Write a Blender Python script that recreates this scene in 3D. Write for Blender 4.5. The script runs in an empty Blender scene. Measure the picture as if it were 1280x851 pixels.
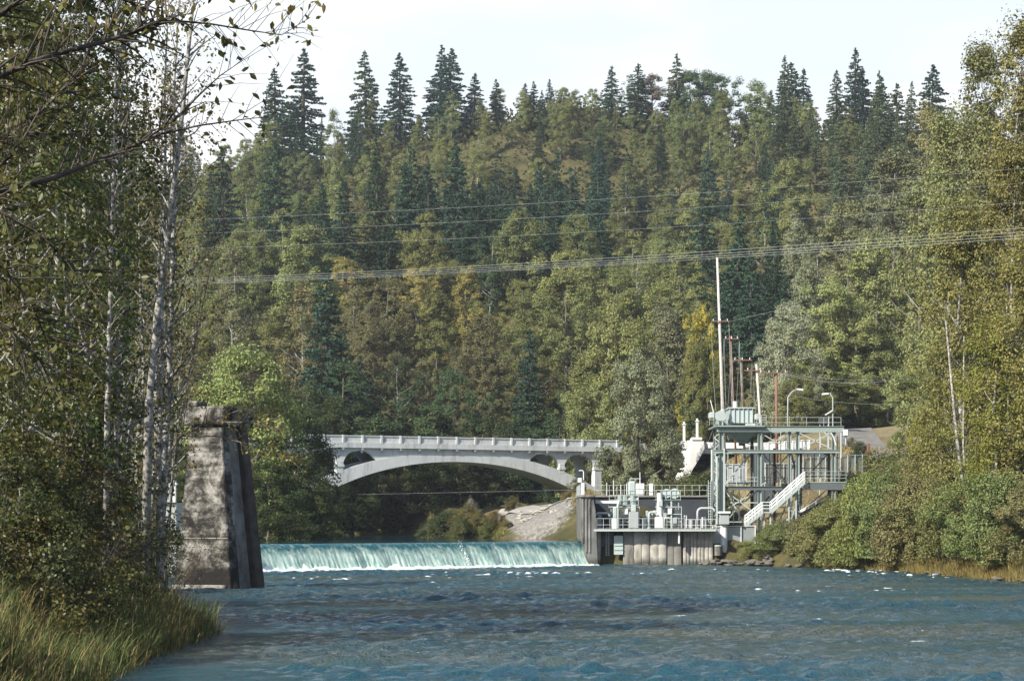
import bpy, math, random
import numpy as np
from mathutils import Vector, Matrix

# ------------------------------------------------------------------ camera, sky, sun, exposure
F, HZ, CH = 2700.0, 655.0, 4.4          # focal length and horizon row in photo pixels, eye height in metres
scene = bpy.context.scene
C = scene.collection
cam_d = bpy.data.cameras.new("camera"); cam = bpy.data.objects.new("camera", cam_d); C.objects.link(cam)
cam.location = (0, 0, CH); cam.rotation_euler = (math.radians(90), 0, 0)
cam_d.sensor_width = 36.0; cam_d.lens = 36.0 * F / 1280; cam_d.shift_y = (HZ - 425.5) / 1280
cam_d.clip_start = 0.5; cam_d.clip_end = 9000
scene.camera = cam

SUN_EL, SUN_AZ = math.radians(36), math.atan2(-0.75, -0.66)      # azimuth measured from +Y towards +X
sd = Vector((math.sin(SUN_AZ) * math.cos(SUN_EL), math.cos(SUN_AZ) * math.cos(SUN_EL), math.sin(SUN_EL)))
sun_d = bpy.data.lights.new("sun", 'SUN'); sun = bpy.data.objects.new("sun", sun_d); C.objects.link(sun)
sun.rotation_euler = sd.to_track_quat('Z', 'Y').to_euler(); sun.location = (-60, -40, 60)
sun_d.energy = 5.0; sun_d.angle = math.radians(0.53); sun_d.color = (1.0, 0.93, 0.80)

world = bpy.data.worlds.new("World"); scene.world = world; world.use_nodes = True
wn, wl = world.node_tree.nodes, world.node_tree.links
wn.clear()
def nd(t, **k):
    n = wn.new(t)
    for a, b in k.items(): setattr(n, a, b)
    return n
out = nd('ShaderNodeOutputWorld'); bg = nd('ShaderNodeBackground'); bg.inputs[1].default_value = 0.10
sky = nd('ShaderNodeTexSky', sky_type='NISHITA', sun_disc=False, sun_elevation=SUN_EL, sun_rotation=SUN_AZ, air_density=1.0, dust_density=1.0, ozone_density=1.5)
tc = nd('ShaderNodeTexCoord')
sep = nd('ShaderNodeSeparateXYZ'); wl.new(tc.outputs['Generated'], sep.inputs[0])
def wmath(op, a, b=None, c=None):
    n = nd('ShaderNodeMath', operation=op)
    for i, v in enumerate((a, b, c)):
        if v is None: continue
        if isinstance(v, (int, float)): n.inputs[i].default_value = v
        else: wl.new(v, n.inputs[i])
    return n.outputs[0]
zc = wmath('MAXIMUM', sep.outputs['Z'], 0.0)
zz = wmath('ADD', zc, 0.12)
cx_ = wmath('DIVIDE', sep.outputs['X'], zz); cy_ = wmath('DIVIDE', sep.outputs['Y'], zz)
cmb = nd('ShaderNodeCombineXYZ'); wl.new(cx_, cmb.inputs[0]); wl.new(cy_, cmb.inputs[1])
cn = nd('ShaderNodeTexNoise'); cn.inputs['Scale'].default_value = 1.25; cn.inputs['Detail'].default_value = 7; cn.inputs['Roughness'].default_value = 0.58
wl.new(cmb.outputs[0], cn.inputs['Vector'])
mr = nd('ShaderNodeMapRange'); mr.inputs['From Min'].default_value = 0.19; mr.inputs['From Max'].default_value = 0.33
mr.inputs['To Min'].default_value = 0.46; mr.inputs['To Max'].default_value = -0.06
wl.new(zc, mr.inputs['Value'])                        # the cloud bank lies low, the sky above it is open
cov = wmath('ADD', cn.outputs[0], mr.outputs[0])
cr = nd('ShaderNodeMapRange', interpolation_type='SMOOTHSTEP'); cr.inputs['From Min'].default_value = 0.50; cr.inputs['From Max'].default_value = 0.68
wl.new(cov, cr.inputs['Value'])
cn2 = nd('ShaderNodeTexNoise'); cn2.inputs['Scale'].default_value = 1.1; cn2.inputs['Detail'].default_value = 4
ad = nd('ShaderNodeVectorMath', operation='ADD'); ad.inputs[1].default_value = (3.1, 7.7, 0); wl.new(cmb.outputs[0], ad.inputs[0]); wl.new(ad.outputs[0], cn2.inputs['Vector'])
ramp = nd('ShaderNodeValToRGB'); ramp.color_ramp.elements[0].position = 0.40; ramp.color_ramp.elements[0].color = (4.9, 5.45, 5.9, 1)
ramp.color_ramp.elements[1].position = 0.56; ramp.color_ramp.elements[1].color = (6.3, 6.35, 6.4, 1)
wl.new(cn2.outputs[0], ramp.inputs[0])
mx = nd('ShaderNodeMix', data_type='RGBA'); wl.new(cr.outputs[0], mx.inputs['Factor']); wl.new(sky.outputs[0], mx.inputs[6]); wl.new(ramp.outputs[0], mx.inputs[7])
wl.new(mx.outputs[2], bg.inputs[0]); wl.new(bg.outputs[0], out.inputs[0])

scene.view_settings.view_transform = 'Standard'; scene.view_settings.look = 'None'
scene.view_settings.exposure = 0.95; scene.view_settings.gamma = 1.0; scene.view_settings.use_curve_mapping = False
scene.cycles.use_denoising = True
scene.cycles.max_bounces = 5; scene.cycles.diffuse_bounces = 3; scene.cycles.glossy_bounces = 2
scene.cycles.transmission_bounces = 2; scene.cycles.transparent_max_bounces = 4; scene.cycles.volume_bounces = 0
scene.cycles.caustics_reflective = False; scene.cycles.caustics_refractive = False

rng = np.random.default_rng(7); random.seed(7)

# ------------------------------------------------------------------ helpers
def P(px, py, Y): return Vector(((px - 640) / F * Y, Y, CH + (HZ - py) / F * Y))
def PX(px, Y): return (px - 640) / F * Y
def PZ(py, Y): return CH + (HZ - py) / F * Y

def mesh_np(name, V, faces, mats=(), smooth=False):
    me = bpy.data.meshes.new(name)
    V = np.asarray(V, dtype=np.float32).reshape(-1, 3)
    faces = np.asarray(faces, dtype=np.int32)
    n, k = faces.shape
    me.vertices.add(len(V)); me.vertices.foreach_set('co', V.ravel())
    me.loops.add(n * k); me.loops.foreach_set('vertex_index', faces.ravel())
    me.polygons.add(n); me.polygons.foreach_set('loop_start', np.arange(0, n * k, k, dtype=np.int32))
    if smooth: me.polygons.foreach_set('use_smooth', np.ones(n, dtype=bool))
    for m in mats: me.materials.append(m)
    me.update(calc_edges=True); me.validate()
    return me

def tag(o, label=None, cat=None, group=None, kind=None):
    if label: o['label'] = label
    if cat: o['category'] = cat
    if group: o['group'] = group
    if kind: o['kind'] = kind
    return o

def empty(name, loc, label=None, cat=None, group=None, rz=0.0):
    o = bpy.data.objects.new(name, None); C.objects.link(o); o.location = loc; o.rotation_euler = (0, 0, rz)
    o.empty_display_size = 0.3
    return tag(o, label, cat, group)

def link(name, me, parent=None, loc=None):
    o = bpy.data.objects.new(name, me); C.objects.link(o)
    if parent is not None: o.parent = parent
    if loc is not None: o.location = loc
    return o

class MB:
    """collects solid shapes in world coordinates; build() links them as ONE mesh object"""
    def __init__(s): s.v = []; s.f = []
    def add(s, vs, fs):
        b = len(s.v); s.v += [tuple(v) for v in vs]; s.f += [tuple(i + b for i in f) for f in fs]; return s
    def box(s, x0, x1, y0, y1, z0, z1):
        return s.add([(x0,y0,z0),(x1,y0,z0),(x1,y1,z0),(x0,y1,z0),(x0,y0,z1),(x1,y0,z1),(x1,y1,z1),(x0,y1,z1)],
                     [(0,3,2,1),(4,5,6,7),(0,1,5,4),(1,2,6,5),(2,3,7,6),(3,0,4,7)])
    def bar(s, a, b, w, h=None, up=(0, 0, 1)):
        a, b = Vector(a), Vector(b); h = h or w
        d = (b - a).normalized(); u = Vector(up)
        if abs(d.dot(u)) > 0.98: u = Vector((0, 1, 0))
        x = d.cross(u).normalized(); y = x.cross(d).normalized()
        q = [(-1,-1),(1,-1),(1,1),(-1,1)]
        vs = [p + x * (i * w / 2) + y * (j * h / 2) for p in (a, b) for i, j in q]
        return s.add(vs, [(3,2,1,0),(4,5,6,7),(0,1,5,4),(1,2,6,5),(2,3,7,6),(3,0,4,7)])
    def ibeam(s, a, b, w, h, t=0.03, up=(0, 0, 1)):
        a, b = Vector(a), Vector(b); d = (b - a).normalized(); u = Vector(up)
        if abs(d.dot(u)) > 0.98: u = Vector((0, 1, 0))
        x = d.cross(u).normalized(); y = x.cross(d).normalized()
        for o in (-1, 1): s.bar(a + y * o * (h / 2 - t / 2), b + y * o * (h / 2 - t / 2), w, t, up=y)
        return s.bar(a, b, t, h - 2 * t - 0.002, up=y)
    def tube(s, pts, r, n=8, cap=True):
        pts = [Vector(p) for p in pts]; rs = r if isinstance(r, (list, tuple)) else [r] * len(pts)
        b = len(s.v); t0 = None
        for i, p in enumerate(pts):
            d = (pts[min(i + 1, len(pts) - 1)] - pts[max(i - 1, 0)]).normalized()
            if t0 is None:
                t0 = d.orthogonal().normalized()
            else:
                t0 = (t0 - d * t0.dot(d)).normalized()
            y = d.cross(t0)
            for k in range(n):
                a = 2 * math.pi * k / n
                s.v.append(tuple(p + (t0 * math.cos(a) + y * math.sin(a)) * rs[i]))
        for i in range(len(pts) - 1):
            for k in range(n):
                k2 = (k + 1) % n
                s.f.append((b + i * n + k, b + i * n + k2, b + (i + 1) * n + k2, b + (i + 1) * n + k))
        if cap:
            s.f.append(tuple(b + k for k in reversed(range(n)))); s.f.append(tuple(b + (len(pts) - 1) * n + k for k in range(n)))
        return s
    def cyl(s, c, r, z0, z1, n=14, r1=None): return s.tube([(c[0], c[1], z0), (c[0], c[1], z1)], [r, r if r1 is None else r1], n)
    def prism(s, poly, vec):
        """polygon of 3D points swept by a vector"""
        n = len(poly); vec = Vector(vec); vs = [Vector(p) for p in poly]; vs += [p + vec for p in vs]
        return s.add(vs, [tuple(range(n)), tuple(reversed(range(n, 2 * n)))] + [(i, n + i, n + (i + 1) % n, (i + 1) % n) for i in range(n)])
    def build(s, name, mat, parent=None, smooth=False, bevel=0.0, label=None, cat=None, group=None, kind=None):
        me = bpy.data.meshes.new(name)
        off = Vector((0, 0, 0))
        if parent is not None:
            q = parent
            while q is not None: off += Vector(q.location); q = q.parent
            org = None
        else:
            V = np.array(s.v); org = Vector(((V[:,0].min()+V[:,0].max())/2, (V[:,1].min()+V[:,1].max())/2, V[:,2].min())); off = org
        me.from_pydata([tuple(Vector(v) - off) for v in s.v], [], s.f); me.update()
        import bmesh as _bm
        b = _bm.new(); b.from_mesh(me); _bm.ops.recalc_face_normals(b, faces=b.faces)
        if bevel > 0:
            es = [e for e in b.edges if len(e.link_faces) == 2 and e.calc_face_angle(0) > 0.6]
            _bm.ops.bevel(b, geom=es, offset=bevel, segments=1, affect='EDGES', clamp_overlap=True)
        b.to_mesh(me); b.free()
        if smooth:
            for p in me.polygons: p.use_smooth = True
        me.materials.append(mat)
        o = link(name, me, parent, org)
        return tag(o, label, cat, group, kind)

# ------------------------------------------------------------------ materials
def mat(name):
    m = bpy.data.materials.new(name); m.use_nodes = True; nt = m.node_tree; nt.nodes.clear()
    o = nt.nodes.new('ShaderNodeOutputMaterial'); return m, nt, o
def N(nt, t, ins=None, **k):
    n = nt.nodes.new(t)
    for a, b in k.items(): setattr(n, a, b)
    for a, b in (ins or {}).items():
        if hasattr(b, 'links') or isinstance(b, bpy.types.NodeSocket): nt.links.new(b, n.inputs[a])
        else: n.inputs[a].default_value = b
    return n
def rampn(nt, fac, stops, interp='LINEAR'):
    r = nt.nodes.new('ShaderNodeValToRGB'); cr = r.color_ramp; cr.interpolation = interp
    while len(cr.elements) < len(stops): cr.elements.new(0.5)
    for e, (p, c) in zip(cr.elements, stops): e.position = p; e.color = (*c, 1) if len(c) == 3 else c
    nt.links.new(fac, r.inputs[0]); return r.outputs[0]
def mixc(nt, fac, a, b, mode='MIX'):
    n = nt.nodes.new('ShaderNodeMix'); n.data_type = 'RGBA'; n.blend_type = mode
    for s, v in ((n.inputs[0], fac), (n.inputs[6], a), (n.inputs[7], b)):
        if isinstance(v, bpy.types.NodeSocket): nt.links.new(v, s)
        elif isinstance(v, (int, float)): s.default_value = v
        else: s.default_value = (*v, 1)
    return n.outputs[2]
def coords(nt, kind='Object', scale=(1, 1, 1)):
    t = nt.nodes.new('ShaderNodeTexCoord')
    if kind == 'World':
        g = nt.nodes.new('ShaderNodeNewGeometry'); src = g.outputs['Position']
    else: src = t.outputs[kind]
    mp = nt.nodes.new('ShaderNodeMapping'); mp.inputs['Scale'].default_value = scale; nt.links.new(src, mp.inputs[0]); return mp.outputs[0]
def noise(nt, vec, scale, detail=5, rough=0.55, dist=0.0):
    n = N(nt, 'ShaderNodeTexNoise', {'Scale': scale, 'Detail': detail, 'Roughness': rough, 'Distortion': dist, 'Vector': vec}); return n.outputs[0]
def bump(nt, h, strength=0.4, dist=0.05):
    return N(nt, 'ShaderNodeBump', {'Height': h, 'Strength': strength, 'Distance': dist}).outputs[0]
def principled(nt, o, col, rough=0.6, metal=0.0, normal=None, spec=0.5):
    p = nt.nodes.new('ShaderNodeBsdfPrincipled')
    if isinstance(col, bpy.types.NodeSocket): nt.links.new(col, p.inputs['Base Color'])
    else: p.inputs['Base Color'].default_value = (*col, 1)
    if isinstance(rough, bpy.types.NodeSocket): nt.links.new(rough, p.inputs['Roughness'])
    else: p.inputs['Roughness'].default_value = rough
    p.inputs['Metallic'].default_value = metal; p.inputs['Specular IOR Level'].default_value = spec
    if normal is not None: nt.links.new(normal, p.inputs['Normal'])
    nt.links.new(p.outputs[0], o.inputs[0]); return p

def leaf_mat(name, transl=0.36, jitter=0.36, patch=(0.20, 0.18, 0.075), patch_amt=0.4, scale=0.25, gloss=0.0):
    """leaf colour is the object's own colour, varied leaf by leaf and by twig-sized patches of turning leaves"""
    m, nt, o = mat(name)
    oi = N(nt, 'ShaderNodeObjectInfo'); ge = N(nt, 'ShaderNodeNewGeometry')
    v = coords(nt, 'Object')
    off = N(nt, 'ShaderNodeVectorMath', {0: v, 1: (0, 0, 0)}, operation='ADD')
    rnd = N(nt, 'ShaderNodeMath', {0: oi.outputs['Random'], 1: 60.0}, operation='MULTIPLY'); nt.links.new(rnd.outputs[0], off.inputs[1])
    n1 = noise(nt, off.outputs[0], scale, 3, 0.6)
    f1 = N(nt, 'ShaderNodeMapRange', {'Value': n1, 'From Min': 0.48, 'From Max': 0.72, 'To Min': 0.0, 'To Max': patch_amt}).outputs[0]
    base = mixc(nt, f1, oi.outputs['Color'], patch)
    val = N(nt, 'ShaderNodeMapRange', {'Value': ge.outputs['Random Per Island'], 'To Min': 1 - jitter * .75, 'To Max': 1 + jitter}).outputs[0]
    hsv = N(nt, 'ShaderNodeHueSaturation', {'Color': base, 'Value': val})
    hu = N(nt, 'ShaderNodeMath', {0: ge.outputs['Random Per Island'], 1: 7.31}, operation='MULTIPLY')
    hf = N(nt, 'ShaderNodeMath', {0: hu.outputs[0]}, operation='FRACT')
    hm = N(nt, 'ShaderNodeMapRange', {'Value': hf.outputs[0], 'To Min': 0.475, 'To Max': 0.525})
    nt.links.new(hm.outputs[0], hsv.inputs['Hue'])
    d = N(nt, 'ShaderNodeBsdfDiffuse', {'Color': hsv.outputs[0]}); t = N(nt, 'ShaderNodeBsdfTranslucent', {'Color': hsv.outputs[0]})
    ms = N(nt, 'ShaderNodeMixShader', {0: transl, 1: d.outputs[0], 2: t.outputs[0]})
    fin = ms.outputs[0]
    if gloss > 0:
        g = N(nt, 'ShaderNodeBsdfGlossy', {'Color': (0.8, 0.85, 0.8, 1), 'Roughness': 0.45})
        fin = N(nt, 'ShaderNodeMixShader', {0: gloss, 1: fin, 2: g.outputs[0]}).outputs[0]
    nt.links.new(fin, o.inputs[0]); return m

M = {}
M['leaf'] = leaf_mat('leaf_broad')
M['needle'] = leaf_mat('leaf_needle', transl=0.2, jitter=0.5, patch=(0.05, 0.07, 0.03), patch_amt=0.5, scale=0.2)
M['leaf_near'] = leaf_mat('leaf_near', transl=0.35, jitter=0.6, patch=(0.22, 0.14, 0.02), patch_amt=0.5, scale=0.5, gloss=0.02)
M['leaf_bank'] = leaf_mat('leaf_bank', transl=0.35, jitter=0.6, patch=(0.20, 0.17, 0.05), patch_amt=0.35, scale=0.4, gloss=0.012)
def bark(name, c0, c1, scale=(3, 3, 0.8)):
    m, nt, o = mat(name); v = coords(nt, 'Object', scale)
    n = noise(nt, v, 2.0, 5, 0.65); c = rampn(nt, n, [(0.38, c0), (0.6, c1)])
    principled(nt, o, c, 0.85, normal=bump(nt, n, 0.5, 0.04)); return m
M['bark'] = bark('bark_grey', (0.05, 0.042, 0.034), (0.16, 0.14, 0.12))
M['bark_dark'] = bark('bark_dark', (0.025, 0.02, 0.016), (0.075, 0.06, 0.05))
M['bark_white'] = bark('bark_alder', (0.06, 0.055, 0.05), (0.34, 0.33, 0.31), (1.6, 1.6, 2.2))

def concrete(name, c0, c1, stain=(0.03, 0.028, 0.024), amt=0.5, scale=0.5, streak=True, bstr=0.35, tide=None):
    m, nt, o = mat(name); v = coords(nt, 'World'); vs = coords(nt, 'World', (1.0, 1.0, 0.18))
    n1 = noise(nt, v, scale, 6, 0.6); c = rampn(nt, n1, [(0.35, c0), (0.65, c1)])
    n2 = noise(nt, vs if streak else v, 1.3, 6, 0.65)
    f = N(nt, 'ShaderNodeMapRange', {'Value': n2, 'From Min': 0.5, 'From Max': 0.68, 'To Min': 0, 'To Max': amt}).outputs[0]
    c = mixc(nt, f, c, stain); n3 = noise(nt, v, 9.0, 5, 0.6)
    c = mixc(nt, 0.25, c, rampn(nt, n3, [(0.3, (0.25, 0.25, 0.25)), (0.7, (1, 1, 1))]), 'MULTIPLY')
    if tide is not None:      # dark algae stain left by the water line
        g_ = N(nt, 'ShaderNodeNewGeometry'); z_ = N(nt, 'ShaderNodeSeparateXYZ', {0: g_.outputs['Position']}).outputs[2]
        w_ = N(nt, 'ShaderNodeMath', {0: n2, 1: 1.6, 2: z_}, operation='MULTIPLY_ADD').outputs[0]
        c = mixc(nt, N(nt, 'ShaderNodeMapRange', {'Value': w_, 'From Min': tide + .5, 'From Max': tide + 1.1, 'To Min': 0.85, 'To Max': 0.0}).outputs[0], c, (0.028, 0.028, 0.022))
    principled(nt, o, c, 0.85, normal=bump(nt, n3, bstr, 0.05)); return m
M['bridge'] = concrete('painted_concrete', (0.52, 0.55, 0.555), (0.62, 0.65, 0.655), (0.27, 0.275, 0.27), 0.6, 0.25)
M['bridge_white'] = concrete('white_concrete', (0.56, 0.56, 0.55), (0.66, 0.66, 0.65), (0.45, 0.44, 0.42), 0.3, 0.3)
M['conc'] = concrete('grey_concrete', (0.15, 0.145, 0.13), (0.26, 0.25, 0.23), (0.035, 0.033, 0.03), 0.9, 0.5)
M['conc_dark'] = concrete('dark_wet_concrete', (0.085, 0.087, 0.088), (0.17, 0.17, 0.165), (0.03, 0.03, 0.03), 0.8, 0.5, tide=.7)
M['wall_dark'] = concrete('shaded_blue_wall', (0.022, 0.028, 0.038), (0.042, 0.05, 0.062), (0.02, 0.02, 0.025), 0.5, 0.4)  # back wall and gate bay: bluish shade put into the concrete colour
def metal_paint(name, c, rough=0.5, dirt=0.25, metal=0.0, rust=(0.10, 0.06, 0.035)):
    m, nt, o = mat(name); v = coords(nt, 'World'); n = noise(nt, v, 1.6, 6, 0.65)
    f = N(nt, 'ShaderNodeMapRange', {'Value': n, 'From Min': 0.5, 'From Max': 0.75, 'To Min': 0, 'To Max': dirt}).outputs[0]
    c2 = mixc(nt, f, c, rust); principled(nt, o, c2, rough, metal); return m
M['galv'] = metal_paint('galvanised_steel', (0.36, 0.41, 0.41), 0.5, 0.25, rust=(0.22, 0.22, 0.2))
M['green_steel'] = metal_paint('green_grey_steel', (0.235, 0.285, 0.275), 0.5, 0.25, rust=(0.14, 0.13, 0.11))
M['dark_steel'] = metal_paint('dark_steel', (0.09, 0.11, 0.12), 0.5, 0.3)
M['white_metal'] = metal_paint('white_metal', (0.60, 0.63, 0.63), 0.4, 0.12, rust=(0.4, 0.38, 0.35))
M['grey_panel'] = metal_paint('grey_panel', (0.30, 0.33, 0.34), 0.6, 0.25, rust=(0.2, 0.2, 0.19))
M['aqua_tank'] = metal_paint('pale_aqua_metal', (0.36, 0.43, 0.43), 0.35, 0.2, rust=(0.3, 0.33, 0.32))
M['dark_mesh'] = metal_paint('dark_machine', (0.06, 0.075, 0.085), 0.5, 0.3)
M['wire'] = metal_paint('aluminium_wire', (0.36, 0.38, 0.39), 0.5, 0.0)
M['rust'] = metal_paint('rusty_steel', (0.15, 0.07, 0.042), 0.7, 0.4, rust=(0.06, 0.03, 0.02))
M['pole_pale'] = metal_paint('pale_weathered_pole', (0.46, 0.43, 0.41), 0.8, 0.5, rust=(0.2, 0.12, 0.09))
M['pole_brown'] = metal_paint('brown_wood_pole', (0.17, 0.085, 0.055), 0.8, 0.5, rust=(0.08, 0.05, 0.035))
M['glass_lamp'] = metal_paint('lamp_lens', (0.8, 0.82, 0.82), 0.2, 0.0)
M['floodlens'] = metal_paint('solar_panel', (0.55, 0.6, 0.66), 0.15, 0.0)
# ------------------------------------------------------------------ terrain
UP = 2.54                                   # upstream water level; downstream is 0
W0 = np.array([-36.9, 189.7]); W1 = np.array([7.2, 233.8])     # weir crest line
_r = np.random.default_rng(11)
_ph = _r.uniform(0, 6.28, (40, 2)); _dr = _r.uniform(0, 6.28, 40); _wl = np.geomspace(7, 220, 40)
def nz(x, y, lo, hi):
    s = 0 * x
    for i in range(40):
        if lo <= _wl[i] <= hi:
            k = 6.283 / _wl[i]; s = s + np.sin((x * math.cos(_dr[i]) + y * math.sin(_dr[i])) * k + _ph[i, 0]) * _wl[i]
    return s
LB = ([-200, -10, 8, 18, 32, 45, 61, 75, 88, 94, 102, 125, 150, 180, 200, 250, 300, 330, 345, 360, 380, 400, 2000], [0, 8, 3, -4, -8.6, -10.4, -11.5, -11.9, -12.0, -14.5, -19, -23.5, -27.5, -33, -41, -45, -46, -52, -62, -85, -160, -400, -400])
RB = ([-200, 0, 60, 100, 163, 185, 208, 225, 232, 233.5, 234, 250, 272, 279, 290, 310, 330, 350, 365, 400, 2000], [70, 65, 58, 50, 38.8, 36.5, 33.6, 27.5, 24.6, 24, 8.5, 6.0, 3.6, -2.0, -5.0, -7.0, -9, -13, -22, -400, -400])
RBC = ([-200, 0, 60, 100, 163, 185, 208, 225, 232, 250, 300, 2000], [70, 65, 58, 50, 38.8, 36.5, 33.6, 27.5, 24.6, 22.5, 14, 14])
def smooth(a, b, t):
    t = np.clip((t - a) / (b - a), 0, 1); return t * t * (3 - 2 * t)
def ground(x, y):
    x = np.asarray(x, float); y = np.asarray(y, float)
    xl = np.interp(y, *LB); xr = np.interp(y, *RB)
    up = (x - W0[0]) * -0.7071 + (y - W0[1]) * 0.7071 > 0      # beyond the weir line
    wz = np.where(up & (y > 185), UP, 0.0)
    dl = xl - x; dr = x - xr
    d = np.maximum(dl, dr)
    bed = wz - 0.5 - 0.35 * np.minimum(-d, 5)
    near = smooth(70, 140, y)
    # left bank: low shelf then a wooded bluff
    zl = wz + np.minimum(np.maximum(dl, 0), 3) * (0.38 + 0.1 * near) + 0.06 * np.clip(dl - 3, 0, 20) + 24 * smooth(26, 80, dl) + 0.10 * np.clip(dl - 60, 0, 500)
    # right bank: steeper, climbs to the road terrace
    terr = 14.3 * smooth(236, 296, y + 0.35 * (x - 40)) * smooth(19, 33, x)
    dc = x - np.interp(y, *RBC); zr1 = np.minimum(np.maximum(dc, 0), 4) * 0.42 + 0.28 * np.clip(dc - 4, 0, 12) + 0.10 * np.clip(dc - 16, 0, 200)
    bar = np.minimum(np.maximum(dr, 0), 5) * 0.62 + 0.09 * np.clip(dr - 5, 0, 9)
    mound = 2.6 * np.exp(-(((x - 10.5) / 3.0) ** 2 + ((y - 296) / 9.0) ** 2))
    zr = np.where(y > 233.7, UP + bar * (1 - smooth(12, 22, x)) + mound, 0)
    yard = 0.0 * smooth(231, 234, y) * smooth(20, 23, x) * (1 - smooth(25, 29, x)) * (1 - smooth(240, 250, y))
    zr = np.where(y > 233.7, zr, zr1)
    zr = np.maximum(zr, np.maximum(yard, np.maximum(terr, np.where((y > 233.7) & (x > 24), zr1 * (1 - smooth(250, 290, y)), 0))))
    zr = zr + 22 * smooth(48, 120, x - 0.05 * (y - 200)) * smooth(90, 160, y) + 0.1 * np.clip(x - 120, 0, 600)
    zr = zr + 5.2 * smooth(288, 348, y) * smooth(34, 46, x)
    # paved road climbing away from the terrace
    land = np.where(dl > dr, zl, zr)
    z = np.where(d > 0, land, bed)
    # the hill
    t = np.clip((y - 372) / 300, 0, 1); ridge = 113 + 3 * np.sin(x / 60.0 + 0.8) + 0.01 * x
    hill = np.where(y > 372, (0.10 * t + 0.90 * t ** 1.05) * ridge - np.clip(y - 680, 0, 3000) * 0.12, 0) + nz(x, y, 40, 220) * 0.014 * smooth(380, 470, y)
    base = np.where(y > 372, 6.0, 0)
    k = smooth(366, 392, y)
    z = z * (1 - k) + (np.maximum(z * (1 - smooth(372, 470, y)), 0) + base + hill) * k
    rough = smooth(0.3, 3, d) * (1 - 0.85 * smooth(20, 26, x) * smooth(280, 292, y) * (1 - smooth(345, 372, y)))
    return z + nz(x, y, 7, 26) * 0.018 * rough
def gz(x, y): return float(ground(np.array([x]), np.array([y]))[0])

def axis(lo, hi, segs):
    a = [lo]
    for upto, st in segs:
        while a[-1] < upto: a.append(min(a[-1] + st, upto))
    return np.array(a)
gx = axis(-1300, 1300, [(-500, 100), (-200, 25), (-80, 8), (-52, 3), (70, 1.6), (110, 5), (240, 10), (500, 30), (1300, 100)])
gy = axis(-500, 1700, [(-100, 100), (0, 25), (90, 3), (180, 2.5), (345, 1.7), (400, 3), (700, 6), (1000, 30), (1700, 100)])
GX, GY = np.meshgrid(gx, gy)
GZ = ground(GX, GY)
def grid_faces(nx, ny):
    i = np.arange(nx - 1)[None, :] + np.arange(ny - 1)[:, None] * nx
    return np.stack([i, i + 1, i + nx + 1, i + nx], -1).reshape(-1, 4)
gat = np.exp(-(((GX - 4.6) / 6.0) ** 2 + ((GY - 292) / 22.0) ** 2) ** 2) * (GY > 234)
tan_ = smooth(14, 24, GX) * smooth(236, 250, GY) * (1 - smooth(330, 372, GY)) + 0.8 * np.exp(-(((GX - 9.5) / 4.0) ** 2 + ((GY - 294) / 14.0) ** 2) ** 2)
m, nt, o = mat('soil_and_litter'); v = coords(nt, 'World')
n1 = noise(nt, v, 0.13, 6, 0.6); n2 = noise(nt, v, 1.4, 5, 0.65)
c = rampn(nt, n1, [(0.35, (0.045, 0.048, 0.02)), (0.5, (0.085, 0.08, 0.036)), (0.66, (0.15, 0.125, 0.06))])
def gmask(nm, lo, hi):
    a_ = N(nt, 'ShaderNodeAttribute', attribute_name=nm); s_ = N(nt, 'ShaderNodeMath', {0: n2, 1: 0.7, 2: a_.outputs['Fac']}, operation='MULTIPLY_ADD').outputs[0]
    return N(nt, 'ShaderNodeMapRange', {'Value': s_, 'From Min': lo, 'From Max': hi}).outputs[0]
c = mixc(nt, gmask('dry', .6, 1.1), c, rampn(nt, n1, [(0.35, (0.17, 0.14, 0.08)), (0.65, (0.27, 0.235, 0.14))]))
n9 = noise(nt, v, 3.0, 5, 0.7); c = mixc(nt, gmask('gravel', .7, .95), c, rampn(nt, n9, [(0.32, (0.13, 0.125, 0.115)), (0.5, (0.25, 0.24, 0.222)), (0.68, (0.36, 0.35, 0.325))]))
c = mixc(nt, 0.5, c, rampn(nt, n2, [(0.3, (0.4, 0.4, 0.4)), (0.7, (1, 1, 1))]), 'MULTIPLY')
principled(nt, o, c, 0.95, normal=bump(nt, n9, 0.9, 0.3), spec=0.1); M['soil'] = m
me = mesh_np('ground', np.stack([GX, GY, GZ], -1), grid_faces(len(gx), len(gy)), [m], True)
for nm_, ar_ in (('gravel', gat), ('dry', tan_)):
    at = me.attributes.new(nm_, 'FLOAT', 'POINT'); at.data.foreach_set('value', ar_.ravel().astype(np.float32))
tag(link('ground', me), 'brown and green earth banks and wooded hillside', 'ground', kind='structure')

m, nt, o = mat('pale_gravel'); v = coords(nt, 'World'); n1 = noise(nt, v, 0.5, 5, 0.6); n2 = noise(nt, v, 6, 4, 0.7)
c = rampn(nt, n1, [(0.3, (0.24, 0.228, 0.21)), (0.7, (0.34, 0.328, 0.305))]); c = mixc(nt, 0.4, c, rampn(nt, n2, [(0.35, (0.45, 0.45, 0.45)), (0.65, (1, 1, 1))]), 'MULTIPLY')
principled(nt, o, c, 0.95, normal=bump(nt, n2, 0.6, 0.1), spec=0.1); M['gravel'] = m
m, nt, o = mat('asphalt'); v = coords(nt, 'World'); n1 = noise(nt, v, 0.6, 5, 0.6); n2 = noise(nt, v, 8, 3, 0.7)
c = rampn(nt, n1, [(0.3, (0.12, 0.115, 0.11)), (0.7, (0.19, 0.185, 0.175))]); principled(nt, o, c, 0.9, normal=bump(nt, n2, 0.3, 0.03), spec=0.2); M['asphalt'] = m

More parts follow.
